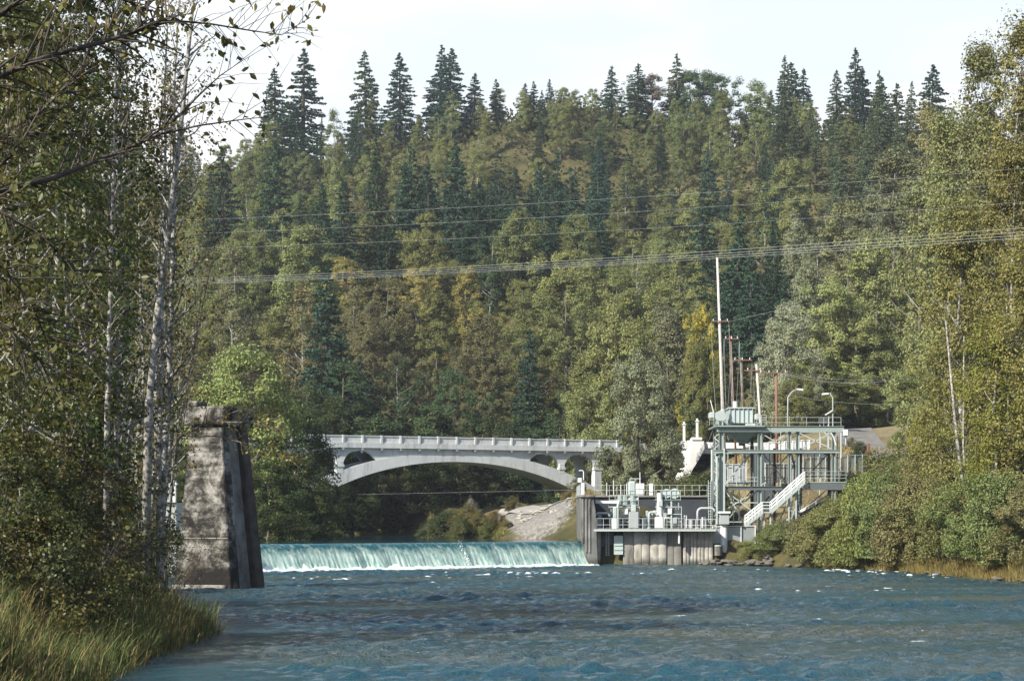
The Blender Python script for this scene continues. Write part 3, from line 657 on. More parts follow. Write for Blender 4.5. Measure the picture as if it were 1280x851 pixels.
pier_plan('pier', 739.5, 751.5, 0, .3, -1, M['conc_lit'])
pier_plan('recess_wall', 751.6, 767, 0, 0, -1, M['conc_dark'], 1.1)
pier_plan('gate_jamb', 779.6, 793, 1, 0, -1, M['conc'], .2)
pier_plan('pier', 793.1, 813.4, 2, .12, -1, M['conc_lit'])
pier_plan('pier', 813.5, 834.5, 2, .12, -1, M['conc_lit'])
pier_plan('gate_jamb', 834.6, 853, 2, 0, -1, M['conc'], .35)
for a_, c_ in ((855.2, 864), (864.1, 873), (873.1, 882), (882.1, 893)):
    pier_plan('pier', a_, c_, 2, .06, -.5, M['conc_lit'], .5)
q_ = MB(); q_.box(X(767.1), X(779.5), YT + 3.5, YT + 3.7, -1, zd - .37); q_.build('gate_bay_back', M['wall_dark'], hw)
q_ = MB(); q_.box(X(768), X(779.3), YT + .9, YT + 1.05, Zp(693), Zp(669)); gp = q_.build('gate', M['aqua_tank'], hw)
q_ = MB()
for k in range(5): zq = Zp(692.3) + (Zp(670) - Zp(692.3)) * k / 4; q_.box(X(768.2), X(779.1), YT + .82, YT + .897, zq - .05, zq + .05)
q_.build('gate_stiffener', M['galv'], gp)
lad = MB()
for px in (758.5, 762): lad.bar((X(px), YT + 1.7, -.2), (X(px), YT + 1.7, zd - .36), .07)
for k in range(17): zq = .1 + k * .25; lad.bar((X(758.5), YT + 1.7, zq), (X(762), YT + 1.7, zq), .05)
lad.build('ladder', M['galv'], hw)
q_ = MB(); q_.box(X(848), X(849.8), YT + .1, YT + .5, Zp(679), Zp(664.6)); q_.build('gauge_board', M['white_metal'], hw)
YB = YT + 12
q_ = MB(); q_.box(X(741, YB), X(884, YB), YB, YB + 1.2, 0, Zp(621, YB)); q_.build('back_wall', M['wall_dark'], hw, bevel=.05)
q_ = MB(); q_.box(X(740, YB), X(885, YB), YB - .25, YB + 3.5, Zp(621, YB) + .004, Zp(619, YB)); q_.build('upper_walkway', M['conc'], hw)

# railings: each run is one thing with posts and rails
def railing(px0, px1, Y0, Y1, zf0, zf1, h, npost, label, rails=(0.5, 1.0), m=None, r=.035, group=None, name='railing'):
    m = m or M['galv']; r = r * .75; a_ = Vector((px0, Y0, zf0)); b_ = Vector((px1, Y1, zf1))
    e = empty(name, (a_ + b_) / 2, label, 'railing', group)
    for i in range(npost):
        p = a_.lerp(b_, i / (npost - 1)); MB().tube([p, p + Vector((0, 0, h))], r, 6).build('post', m, e)
    for k in rails:
        MB().tube([a_ + Vector((0, 0, h * k)), b_ + Vector((0, 0, h * k))], r * .9, 6).build('rail', m, e)
    return e
railing(X(738), X(803), YT - .2, YT - .2, zd - .3, zd - .3, 1.35, 9, 'galvanised railing along the deck front left of the second hoist', group=None)
railing(X(803.5), X(856), YT - .2, YT - .2, zd - .3, zd - .3, 1.35, 8, 'galvanised railing along the deck front below the second hoist')
railing(X(856.5), X(895), YT - .2, YT - .2, zd - .3, zd - .3, 1.25, 7, 'galvanised railing along the deck front nearest the tower', m=M['white_metal'])
railing(X(743, YB - .1), X(884, YB - .1), YB - .1, YB - .1, Zp(619, YB), Zp(619, YB), 1.15, 16, 'thin post railing along the top of the dark back wall')
railing(X(725), X(725.5), YT - .5, YT + 13, Zp(618.5), Zp(618.5), 1.1, 8, 'short railing along the top of the weir end wall')
for i, (px, y0_, y1_) in enumerate(((758.5, 620, 603), (767, 620, 600), (776, 620, 605), (783.5, 620, 604))):
    tag(MB().tube([P(px, y0_, YB + 1.5), P(px, y1_, YB + 1.5)], .045, 6).build('marker_post', M['white_metal']), ['thin white post, leftmost of four on the back walkway', 'tallest thin white post of four on the back walkway', 'shortest thin white post on the back walkway', 'thin white post beside the motor cabinet on the back walkway'][i], 'post', 'thin posts on the back walkway')

def gooseneck(px0, px1, ytop, ybot, Y, r, label):
    a_, b_ = P(px0, ybot, Y), P(px0, ytop, Y); c_ = P(px1, ytop, Y); rr = min(.45, abs(c_.x - a_.x) * .4); s = 1 if c_.x > a_.x else -1
    pts = [a_, b_ - Vector((0, 0, rr))] + [b_ + Vector((s * rr * (1 - math.cos(t)), 0, -rr * (1 - math.sin(t)))) for t in np.linspace(.3, 1.57, 5)] + [c_]
    pts += [c_ + Vector((s * rr * .9 * math.sin(t), 0, -rr * .9 * (1 - math.cos(t)))) for t in (.5, 1.0, 1.57)]
    e = empty('vent_pipe', a_, label, 'pipe'); MB().tube(pts, r, 10).build('pipe', M['galv'], e, smooth=True)
    MB().tube([a_, a_ + Vector((0, 0, .1))], r * 1.7, 12).build('flange', M['galv'], e); return e
gooseneck(743.5, 757.5, 641, 660, YT + 1.2, .12, 'bent grey pipe at the left end of the deck')
gooseneck(811.5, 817.5, 640, 660, YT + 1.2, .13, 'bent grey pipe just left of the second hoist, front one')
gooseneck(815.5, 821, 639, 660, YT + 3.2, .12, 'bent grey pipe just left of the second hoist, rear one')
gooseneck(872, 889, 635, 660, YT + 1.5, .13, 'long bent grey pipe beside the hopper tower')
gooseneck(830.5, 836, 647, 660, YT + .9, .09, 'smallest bent pipe in front of the second hoist')

# gate hoists
def hoist(x0, x1, zt, label, kind):
    Yh = YT + 3.2; e = empty('gate_hoist', ((x0 + x1) / 2, Yh, zd), label, 'hoist'); w = x1 - x0
    st = MB()
    for x in (x0, x0 + w * .34, x0 + w * .68, x1):
        for y in (Yh - 1, Yh + 1): st.bar((x, y, zd), (x, y, zt), .13)
    for z in (zt, zd + (zt - zd) * .52):
        for y in (Yh - 1, Yh + 1): st.bar((x0 - .1, y, z), (x1 + .1, y, z), .14, .2)
        for x in (x0, x1): st.bar((x, Yh - 1, z), (x, Yh + 1, z), .14, .2)
    st.build('frame', M['green_steel'], e)
    br = MB()
    for a_, c_ in ((x0, x0 + w * .34), (x0 + w * .34, x0 + w * .68), (x0 + w * .68, x1)):
        br.bar((a_, Yh - 1.01, zd + .2), (c_, Yh - 1.01, zd + (zt - zd) * .52), .07); br.bar((c_, Yh - 1.01, zd + (zt - zd) * .54), (a_, Yh - 1.01, zt), .07)
    br.build('bracing', M['galv'], e)
    MB().box(x0 - .25, x1 + .25, Yh - 1.3, Yh + 1.3, zt + .12, zt + .2).build('platform', M['green_steel'], e)
    g = MB()
    for z in (.5, 1.0): g.tube([(x0 - .2, Yh - 1.28, zt + .2 + z), (x1 + .2, Yh - 1.28, zt + .2 + z)], .03, 6)
    for k in range(6): x = x0 - .2 + (w + .4) * k / 5; g.tube([(x, Yh - 1.28, zt + .2), (x, Yh - 1.28, zt + 1.2)], .03, 6)
    g.build('guard_rail', M['galv'], e)
    if kind == 0:
        MB().box(X(787), X(799), YT + .8, YT + 2.2, zd, zd + 1.75).build('control_cabinet', M['grey_panel'], e, bevel=.05)
        MB().box(X(790), X(796), YT + 1, YT + 2, zd + 1.76, zd + 2.5).build('motor_housing', M['aqua_tank'], e, bevel=.06)
        MB().tube([(X(770), YT + 1.4, zd), (X(770), YT + 1.4, zd + 1.1)], .42, 14).build('valve_body', M['white_metal'], e)
        MB().tube([(X(773), YT + 1.2, zd), (X(773), YT + 1.2, zd + 2.4), (X(775), YT + 1.2, zd + 3.0)], .14, 10).build('spindle', M['galv'], e)
        MB().box(X(767), X(772), YT + 1.0, YT + 2.2, zd + 1.1, zd + 2.3).build('gearbox', M['galv'], e, bevel=.08)
        for px in (777, 783, 793): MB().cyl((X(px), YT + 2.8), .30, zt + .2, zt + 1.25, 12).build('motor', M['green_steel'], e)
        MB().tube([(X(775), YT + 2.9, zt + .75), (X(800), YT + 2.9, zt + .75)], .22, 12).build('drive_shaft', M['galv'], e)
    else:
        MB().box(X(820), X(830), YT + 1.2, YT + 2.6, zd, zd + 1.2).build('control_cabinet', M['white_metal'], e, bevel=.05)
        MB().tube([(X(826), YT + 1.8, zd + 1.2), (X(826), YT + 1.8, zt + .9)], [.34, .25], 12).build('hoist_column', M['white_metal'], e)
        MB().box(X(824), X(830), YT + 1.4, YT + 2.6, zt - .6, zt + .1).build('gearbox', M['galv'], e, bevel=.08)
        for px, r_ in ((836, .5), (846, .55)):
            MB().tube([(X(px) - .1, YT + 2.0, zt + .85), (X(px) + .1, YT + 4.4, zt + .85)], r_, 16).build('drum', M['aqua_tank'], e)
        MB().tube([(X(841), YT + 1.9, zd), (X(841), YT + 1.9, zt)], .1, 8).build('spindle', M['galv'], e)
        MB().box(X(838), X(852), YT + 2.0, YT + 3.4, zd, zd + 2.0).build('panel_bank', M['dark_mesh'], e, bevel=.05)
    for k in range(3):
        zq = zd + .7 + k * .8; MB().tube([(x0 - .3, Yh - 1.2 - .1 * k, zq), (x1 + .3, Yh - 1.2 - .1 * k, zq), (x1 + .3, Yh - 1.2 - .1 * k, zd + .05)], .06, 6).build('pipe_run', M['galv'], e)
    for k in range(4):
        x = x0 + w * (k + .3) / 4; MB().box(x - .22, x + .22, Yh - 1.5, Yh - 1.15, zd + .5 + .5 * (k % 3), zd + 1.15 + .5 * (k % 3)).build('junction_box', M['grey_panel' if k % 2 else 'white_metal'], e, bevel=.03)
    for k in range(12):
        x = x0 - .3 + (w + .6) * (k + .5) / 12; p_ = MB(); p_.tube([(x, Yh - 1.1 + .25 * (k % 4), zd + .1), (x, Yh - 1.1 + .25 * (k % 4), zd + (1.2 + 2.4 * ((k * 37) % 7) / 7))], .04, 6); p_.build('conduit', M['galv'], e)
    return e
hoist(X(765), X(797), Zp(632.5), 'left gate hoist with steel frame, cabinet and motors on the deck', 0)
hoist(X(824), X(850), Zp(626), 'right gate hoist with round drums above a steel frame', 1)
for i, (px, h_, w_, d_, m_) in enumerate(((748, 1.5, 5, 1.4, 'grey_panel'), (804, 1.1, 5, 1.0, 'white_metal'), (809, 1.9, 3.4, .8, 'grey_panel'), (857, 1.4, 4, 1.0, 'white_metal'), (863, .9, 5, 1.2, 'grey_panel'), (880, 1.2, 5, 1.0, 'white_metal'))):
    tag(MB().box(X(px), X(px + w_), YT + 2.2, YT + 2.2 + d_, zd, zd + h_).build('equipment_cabinet', M[m_], None, bevel=.04), ['grey cabinet at the left end of the deck', 'low white cabinet between the two hoists', 'tall narrow grey cabinet between the two hoists', 'white cabinet just right of the second hoist', 'low grey cabinet right of the second hoist', 'white cabinet under the long bent pipe'][i], 'cabinet')
# beam running to the end wall
tag(MB().box(X(745), X(776), YT + 1.6, YT + 2.1, Zp(629), Zp(625.5)).build('crane_beam', M['white_metal'], None, bevel=.03), 'white horizontal beam between end wall and left hoist', 'beam')
e = empty('motor_cabinet', P(795, 619, YB + 1.5), 'pale boxy motor cabinet with mast on the back walkway', 'cabinet')
MB().box(X(786, YB), X(795, YB), YB + .5, YB + 2.2, Zp(619, YB), Zp(601, YB)).build('tank', M['aqua_tank'], e, bevel=.15)
MB().box(X(795.2, YB), X(806, YB), YB + .3, YB + 2.2, Zp(619, YB), Zp(604, YB)).build('housing', M['white_metal'], e, bevel=.06)
MB().tube([P(800, 604, YB + 1), P(800, 590, YB + 1)], .05, 6).build('mast', M['white_metal'], e)
MB().bar(P(787, 598, YB + 1), P(801, 598, YB + 1), .08).build('mast_arm', M['galv'], e)
for px in (787.5, 794): MB().tube([P(px, 601, YB + 1), P(px, 598, YB + 1)], .05, 6).build('mast_strut', M['galv'], e)
tag(MB().box(X(812, YB), X(817, YB), YB + .6, YB + 1.2, Zp(619, YB), Zp(604, YB)).build('switch_box', M['white_metal'], None, bevel=.04), 'small white upright box on the walkway right of the cabinet', 'box')
e = empty('gauge_house', P(729, 619, YT + 1), 'slim white gauge cabinet with lamp arm on the end wall', 'gauge house')
MB().box(X(726.5), X(731), YT + .5, YT + 1.3, Zp(618.4), Zp(603)).build('cabinet', M['white_metal'], e, bevel=.03)
MB().box(X(722.5), X(727.5), YT + .45, YT + 1.2, Zp(602.8), Zp(597)).build('lamp_box', M['white_metal'], e, bevel=.03)
MB().tube([P(729.5, 603, YT + .9), P(729.5, 589.5, YT + .9), P(728.5, 588, YT + .9), P(723.5, 588, YT + .9)], .06, 6).build('arm', M['white_metal'], e)

# ------------------------------------------------------------------ steel transfer tower with stairs
TF, TB = 238.0, 245.0
def T(px, py, Y=TF): return P(px, py, Y)
tw = empty('steel_tower', T(970, 690, 241), 'grey green steel transfer tower with platforms behind the right bank', 'tower')
def col(px, y0_, y1_, w, Y, m='green_steel', name='column'):
    b_ = T(px, y1_, Y); b_.z = min(b_.z, gz(b_.x, Y) - .2); MB().ibeam(b_, T(px, y0_, Y), w, w, .04, up=(1, 0, 0)).build(name, M[m], tw)
    MB().box(b_.x - w, b_.x + w, Y - w, Y + w, b_.z - .3, b_.z + .35).build('footing', M['conc'], tw)
for px, y0_, y1_, w in ((901.5, 526, 646, .5), (949.5, 528, 648, .42), (987, 538, 660, .34), (997, 536, 615, .4), (1042, 540, 618, .42)):
    col(px, y0_, y1_, w, TF)
for px, y0_, y1_, w in ((893, 535, 650, .26), (940, 533, 660, .34), (968, 560, 668, .28), (1001, 560, 655, .26), (1036, 560, 632, .28)):
    col(px, y0_, y1_, w, TB, 'dark_steel' if px in (940, 968) else 'green_steel')
def beam(a_, b_, w, h, m='green_steel', name='beam'): MB().ibeam(a_, b_, w, h, .05).build(name, M[m], tw)
beam(T(896, 536, TF - .26), T(1055, 536, TF - .26), .3, .62); beam(T(898, 538, TB + .26), T(1052, 538, TB + .26), .3, .5)
beam(T(893, 564, TF - .26), T(1050, 564, TF - .26), .26, .36); beam(T(895, 565, TB + .26), T(1048, 565, TB + .26), .26, .36)
beam(T(906, 610, TF - .2), T(978, 610, TF - .2), .3, .42, 'dark_steel'); beam(T(906, 604, TB + .2), T(945, 604, TB + .2), .3, .3)
beam(T(975, 606, TB + .2), T(1046, 606, TB + .2), .3, .36)
for px, py in ((901, 536), (949.5, 536), (987, 536), (1042, 536), (901, 564), (949.5, 564), (1042, 564), (949.5, 608)):
    a_ = T(px, py); beam(a_ + Vector((0, .1, 0)), a_ + Vector((0, TB - TF, 0)), .22, .3, name='cross_beam')
def brace(a_, b_, w=.12, m='galv'): MB().bar(a_, b_, w).build('brace', M[m], tw)
for a_, b_ in (((893, 564), (901, 608)), ((901, 566), (893, 612)), ((906, 606), (938, 566)), ((916, 640), (948, 612)), ((907, 612), (930, 655)),
               ((952, 640), (975, 612)), ((984, 600), (998, 566)), ((989, 566), (1000, 606)), ((1040, 550), (1028, 538)), ((905, 548), (914, 538)), ((985, 560), (996, 590)), ((975, 650), (990, 612))):
    brace(T(*a_, TF + 2.5), T(*b_, TF + 2.5), .14, 'galv')
for a_, b_ in (((903, 608), (940, 566)), ((940, 612), (905, 655)), ((945, 640), (968, 612)), ((968, 612), (940, 650)), ((1001, 604), (1036, 566))):
    brace(T(*a_, TB), T(*b_, TB), .12, 'green_steel')
def plat(px0, px1, py, Y0, Y1, th, m='green_steel', name='platform'): MB().box(X(px0, TF), X(px1, TF), Y0, Y1, Zp(py, TF) - th, Zp(py, TF)).build(name, M[m], tw)
plat(893, 955, 532, TF - .8, TB + .5, .14); plat(945, 1050, 562.0, TF - .05, TB + .2, .10); plat(1004, 1058, 602, TF - .4, TB - .5, .12); plat(905, 960, 608, TF, TB, .1)
MB().box(X(1004, TF), X(1057, TF), TF - .35, TF - .1, Zp(612, TF), Zp(603.4, TF)).build('platform_girder', M['dark_steel'], tw)
for a_, b_, yy_ in (((949, 564), (987, 540), TF), ((949, 540), (987, 562), TF), ((997, 562), (1042, 540), TB), ((997, 540), (1042, 562), TB), ((901, 640), (949, 612), TF + .3), ((905, 612), (945, 642), TF + .3), ((949, 610), (987, 566), TB - .4), ((953, 566), (985, 606), TB - .4), ((987, 655), (1001, 612), TF + 1.5), ((1001, 640), (1040, 606), TB), ((893, 604), (940, 604), TB + .6), ((893, 585), (940, 585), TB - .3), ((949, 585), (1036, 585), TB + .3), ((905, 628), (949, 628), TF + .5), ((905, 652), (968, 652), TB), ((949, 634), (997, 634), TB)):
    brace(T(*a_, yy_), T(*b_, yy_), .1, 'galv')
for px, y0_, y1_, yy_ in ((910, 563, 612, TB - 1), (917, 612, 655, TF + 2), (924, 612, 650, TF + 1.2), (930, 556, 610, TF + 3), (956, 564, 640, TF + 2.5), (962, 564, 610, TB - 1), (976, 540, 612, TF + 4), (1010, 564, 604, TF + 1), (1018, 564, 604, TB), (1026, 545, 604, TF + 2), (1047, 545, 600, TF + .6), (990, 600, 640, TF + 3)):
    MB().tube([T(px, y1_, yy_), T(px, y0_, yy_)], .05, 6).build('conduit', M['galv'], tw)
zz0 = 645
while zz0 > 545:
    brace(T(893, zz0, TF + 1), T(901, zz0 - 7, TF), .07); brace(T(901, zz0 - 7, TF), T(893, zz0 - 14, TF + 1), .07); zz0 -= 14
for px in (910, 921, 932, 943, 956, 963, 973, 980): MB().tube([T(px, 610, TB - .6), T(px, 596, TB - .6)], .04, 6).build('rail_post', M['galv'], tw)
for py in (596.5, 601): MB().tube([T(906, py, TB - .6), T(984, py, TB - .6)], .035, 6).build('rail', M['galv'], tw)
for px in (1008, 1017, 1026, 1035, 1044, 1053): MB().tube([T(px, 602, TB - .7), T(px, 588, TB - .7)], .04, 6).build('rail_post', M['galv'], tw)
for py in (588.5, 595): MB().tube([T(1005, py, TB - .7), T(1057, py, TB - .7)], .035, 6).build('rail', M['galv'], tw)
# pipes and ladder on the left leg
for px, y0_, y1_, r_ in ((890, 562, 652, .12), (896.5, 570, 655, .1), (905.5, 560, 640, .09)): MB().tube([T(px, y1_, TF - .5), T(px, y0_, TF - .5)], r_, 8).build('riser_pipe', M['galv'], tw)
lad = MB()
for px in (885.5, 888.5): lad.bar(T(px, 660, TF - .7), T(px, 600, TF - .7), .07)
for k in range(18): py = 658 - k * 3.2; lad.bar(T(885.5, py, TF - .7), T(888.5, py, TF - .7), .05)
lad.build('ladder', M['galv'], tw)
# hopper and the machinery on top
hp = empty('fish_hopper', T(927, 556, 241), 'dark grey funnel shaped hopper hanging under the tower top', 'hopper')
cx_, cy_ = X(927, 241), 241.0; zt, zm, zb = Zp(539, 241), Zp(541, 241), Zp(553, 241); hw_ = (X(946, 241) - X(908, 241)) / 2
q_ = MB(); q_.add([(cx_ - hw_, cy_ - hw_, zt), (cx_ + hw_, cy_ - hw_, zt), (cx_ + hw_, cy_ + hw_, zt), (cx_ - hw_, cy_ + hw_, zt), (cx_ - hw_, cy_ - hw_, zm), (cx_ + hw_, cy_ - hw_, zm), (cx_ + hw_, cy_ + hw_, zm), (cx_ - hw_, cy_ + hw_, zm), (cx_ - .35, cy_ - .35, zb), (cx_ + .35, cy_ - .35, zb), (cx_ + .35, cy_ + .35, zb), (cx_ - .35, cy_ + .35, zb)],
    [(0, 1, 2, 3), (4, 5, 1, 0), (5, 6, 2, 1), (6, 7, 3, 2), (7, 4, 0, 3), (8, 9, 5, 4), (9, 10, 6, 5), (10, 11, 7, 6), (11, 8, 4, 7), (11, 10, 9, 8)]); q_.build('funnel', M['green_steel'], hp)
MB().cyl((cx_, cy_), .34, zb - .35, zb - .003, 14).build('outlet', M['dark_steel'], hp)
MB().tube([(cx_ - .6, cy_ - .6, zb + .1), (cx_ + .7, cy_ - .6, zb - .15), (cx_ + 1.3, cy_ - .6, zb - .35)], .06, 8).build('outlet_lever', M['galv'], hp)
tk = empty('water_tank', T(924, 526, 241), 'pale aqua ribbed box tank on the tower top', 'tank')
MB().box(X(911.5, 240), X(941, 240), 239.5, 243.5, Zp(529.5, 240), Zp(511, 240)).build('tank_body', M['aqua_tank'], tk, bevel=.08)
for k in range(6): px = 912 + k * 5.6; MB().box(X(px, 239.4), X(px + .9, 239.4), 239.36, 239.497, Zp(529, 240), Zp(511, 240)).build('rib', M['galv'], tk)
MB().box(X(910, 240), X(942.5, 240), 239.3, 243.7, Zp(510.8, 240), Zp(509.3, 240)).build('lid', M['galv'], tk)
MB().cyl((X(919, 241), 241), .26, Zp(509.2, 240), Zp(501, 240), 12).build('vent', M['white_metal'], tk)
wn_ = empty('hoist_winch', T(897, 530, 240), 'grey winch with rails at the left corner of the tower top', 'winch')
MB().tube([(X(899, 240), 238.2, Zp(521, 240)), (X(899, 240), 240.5, Zp(521, 240))], .62, 16).build('drum', M['galv'], wn_)
MB().box(X(885, 240), X(892, 240), 238.4, 240, Zp(524, 240), Zp(516, 240)).build('motor', M['galv'], wn_, bevel=.12)
MB().box(X(893, 240), X(907, 240), 238.2, 241, Zp(531.4, 240), Zp(526.5, 240)).build('bed_plate', M['green_steel'], wn_)
MB().cyl((X(903, 240), 239), .3, Zp(526.4, 240), Zp(512, 240), 12).build('gear_housing', M['aqua_tank'], wn_)
MB().bar(T(892, 516, 239), T(888, 500, 239), .09).build('antenna', M['white_metal'], wn_)
for px, py, w_, h_, d_ in ((946, 521, 5, 7, 1.2), (938, 531, 12, 3, 1.5)):
    tag(MB().box(X(px - w_ / 2, 239), X(px + w_ / 2, 239), 238.4, 238.4 + d_, Zp(py + h_ / 2, 239), Zp(py - h_ / 2, 239)).build('equipment_box', M['galv'], None, bevel=.05), 'small upright grey box at right of the tank' if py < 525 else 'low flat grey box under the tank edge', 'box')
railing(X(886, TF), X(908, TF), TF - .8, TF - .8, Zp(532, TF), Zp(532, TF), 1.3, 5, 'short railing round the winch on the tower top')
railing(X(945, TF), X(957, TF), TF - .7, TF - .7, Zp(532, TF), Zp(532, TF), 1.15, 3, 'short railing right of the tank on the tower top')
railing(X(944, TB), X(1052, TB), TB + .4, TB + .4, Zp(534, TB), Zp(534, TB), 1.15, 6, 'long thin railing along the top beam of the tower', rails=(1.0, .5))
railing(X(1004, TF), X(1057, TF), TF - .38, TF - .38, Zp(602, TF), Zp(602, TF), 1.15, 7, 'railing along the stair platform edge', rails=(.33, .66, 1.0))
#railing(X(900, TF), X(985, TF), TF - .3, TF - .3, Zp(562.3, TF), Zp(562.3, TF), 1.05, 9, 'railing along the middle beam below the hopper', rails=(.5, 1.0))
# lifting trolley at the right end of the top beam
tr_ = empty('hoist_trolley', T(1055, 540), 'small white trolley at the right end of the top beam', 'trolley')
MB().box(X(1053.5, TF), X(1059.5, TF), TF - .6, TF + .2, Zp(545, TF), Zp(537, TF)).build('body', M['white_metal'], tr_, bevel=.06)
MB().tube([T(1057, 545, TF - .2), T(1057, 556, TF - .2)], .09, 8).build('hanger', M['white_metal'], tr_)
MB().tube([T(1051.5, 541, TF - .6), T(1051.5, 572, TF - .6)], .09, 8).build('pipe', M['galv'], tr_)
MB().tube([T(1039, 541, TF - .8), T(1042, 546, TF - .8), T(1045, 556, TF - .8)], .07, 8).build('hose', M['white_metal'], tr_)
# stairs
st = empty('steel_stairs', T(965, 650), 'pale steel staircase climbing in two flights to the platform', 'stairs')
def flight(a_, b_, n, wdt=1.1):
    a_, b_ = Vector(a_), Vector(b_)
    for dy in (0, wdt): MB().bar(a_ + Vector((0, dy, 0)), b_ + Vector((0, dy, 0)), .07, .3).build('stringer', M['galv'], st)
    tr = MB()
    for i in range(n):
        p = a_.lerp(b_, (i + .5) / n); tr.box(p.x - .14, p.x + .14, p.y + .04, p.y + wdt - .04, p.z + .04, p.z + .08)
    tr.build('treads', M['green_steel'], st)
    for dy in (-.05, wdt + .05):
        h = MB(); o_ = Vector((0, dy, 0))
        for z in (.4, .75, 1.1): h.tube([a_ + o_ + Vector((0, 0, z)), b_ + o_ + Vector((0, 0, z))], .045, 6)
        for i in range(6): p = a_.lerp(b_, i / 5) + o_; h.tube([p, p + Vector((0, 0, 1.1))], .04, 6)
        h.build('handrail', M['white_metal'], st)
YS = TF - 2.2
flight(T(932, 657, YS), T(953.5, 640, YS), 8); flight(T(964, 640, YS), T(1006, 602.5, YS), 17)
MB().box(X(953, YS), X(965, YS), YS, YS + 1.1, Zp(641, YS), Zp(639.6, YS)).build('landing', M['galv'], st)
h = MB()
for z in (.4, .75, 1.1): h.tube([T(953.5, 640, YS - .05) + Vector((0, 0, z)), T(964, 640, YS - .05) + Vector((0, 0, z))], .045, 6)
h.build('landing_rail', M['white_metal'], st)
for px in (955, 963, 986, 995): MB().bar(T(px, 675, YS + .5) - Vector((0, 0, 2.5)), T(px, 641 if px < 970 else 641 - (px - 964) * .89, YS + .5), .16).build('stair_post', M['galv'], st)
# inclined flume
fl = empty('inclined_flume', T(1005, 640, 241), 'pale inclined flume running down behind the stairs', 'flume')
a_, b_ = T(957, 664, 241), T(1056, 607, 241)
MB().bar(a_, b_, 1.0, .22).build('trough', M['white_metal'], fl); MB().bar(a_ + Vector((0, .2, -.55)), b_ + Vector((0, .2, -.55)), .8, .55).build('girder', M['dark_steel'], fl)
for t in (.1, .35, .6, .85):
    p = a_.lerp(b_, t); MB().bar(p + Vector((0, .2, -.8)), p + Vector((0, .2, -3.6)), .2).build('support', M['conc'], fl)
# white level post with box, round drum and a mesh fence panel
e = empty('meter_post', T(904, 685, 234), 'thick white round post carrying a grey meter box', 'meter post')
MB().cyl((X(905, 234), 234), .38, Zp(690, 234), Zp(655.5, 234), 16).build('post', M['white_metal'], e, smooth=False)
MB().box(X(899, 234), X(911, 234), 233.3, 234.5, Zp(655.3, 234), Zp(642, 234)).build('box', M['grey_panel'], e, bevel=.04)
MB().box(X(897.5, 234), X(912.5, 234), 233.1, 234.7, Zp(641.8, 234), Zp(639, 234)).build('cap', M['white_metal'], e, bevel=.04)
e = empty('round_drum', T(898, 692, 233.3), 'short pale round drum on the rocks at the pier end', 'drum')
MB().cyl((X(898, 233.3), 233.3), .42, Zp(694, 233.3), Zp(682.5, 233.3), 18).build('body', M['conc'], e); MB().cyl((X(898, 233.3), 233.3), .47, Zp(682.4, 233.3), Zp(680.8, 233.3), 18).build('lid', M['galv'], e)
def fence(x0, x1, Y0, Y1, z0a, z0b, h, n, label, m, pm=None, depth=.05):
    e = empty('fence', ((x0 + x1) / 2, (Y0 + Y1) / 2, min(z0a, z0b)), label, 'fence'); a_, b_ = Vector((x0, Y0, z0a)), Vector((x1, Y1, z0b)); up = Vector((0, 0, 1))
    q = MB(); V = []
    q.prism([a_ + up * .08, b_ + up * .08, b_ + up * (h - .1), a_ + up * (h - .1)], (0, depth, 0)); q.build('panel', m, e)
    MB().bar(a_ + up * h + Vector((0, -.05, 0)), b_ + up * h + Vector((0, -.05, 0)), .1).build('top_rail', pm or M['galv'], e)
    for i in range(n): p = a_.lerp(b_, i / (n - 1)); MB().tube([p + Vector((0, -.09, 0)), p + Vector((0, -.09, h + .06))], .055, 8).build('post', pm or M['galv'], e)
    return e
m, nt, o = mat('chain_link'); v = coords(nt, 'World'); wv1 = N(nt, 'ShaderNodeTexWave', {'Vector': v, 'Scale': 9.0}, bands_direction='DIAGONAL')
tr = N(nt, 'ShaderNodeBsdfTransparent'); d = N(nt, 'ShaderNodeBsdfDiffuse', {'Color': (0.42, 0.45, 0.45, 1)})
nt.links.new(N(nt, 'ShaderNodeMixShader', {0: N(nt, 'ShaderNodeMapRange', {'Value': wv1.outputs[0], 'From Min': .3, 'From Max': .7, 'To Min': .2, 'To Max': .85}).outputs[0], 1: tr.outputs[0], 2: d.outputs[0]}).outputs[0], o.inputs[0]); M['chain'] = m
fence(X(891, 233.5), X(946, 233.5), 233.8, 235, Zp(680, 233.5), Zp(679, 233.5), (680 - 658) / F * 234, 4, 'grey mesh fence with white top rail at the tower foot', M['grey_panel'], M['white_metal'])
fence(X(907, 262), X(934, 262), 262, 262, Zp(606, 262), Zp(606, 262), 26 / F * 262, 4, 'pale panel fence seen between the left tower columns', M['grey_panel'])
fence(X(957, 262), X(1004, 262), 262, 263, Zp(604, 262), Zp(604, 262), 25 / F * 262, 5, 'pale grey panel fence behind the middle of the tower', M['conc'])
fence(X(1004, 258), X(1078, 262), 258, 262, Zp(600, 258), Zp(596, 262), 28 / F * 260, 9, 'see-through chain link fence right of the tower', M['chain'])
fence(X(1078, 262), X(1125, 272), 262, 272, Zp(594, 262), Zp(592, 272), 22 / F * 262, 5, 'chain link fence running on towards the road', M['chain'])
tag(MB().box(X(932.2, 261), X(934.5, 261), 261, 261.4, Zp(606, 261), Zp(578, 261)).build('gate_pillar', M['conc_lit'], None, bevel=.03), 'pale tan pillar at the end of the panel fence', 'pillar')
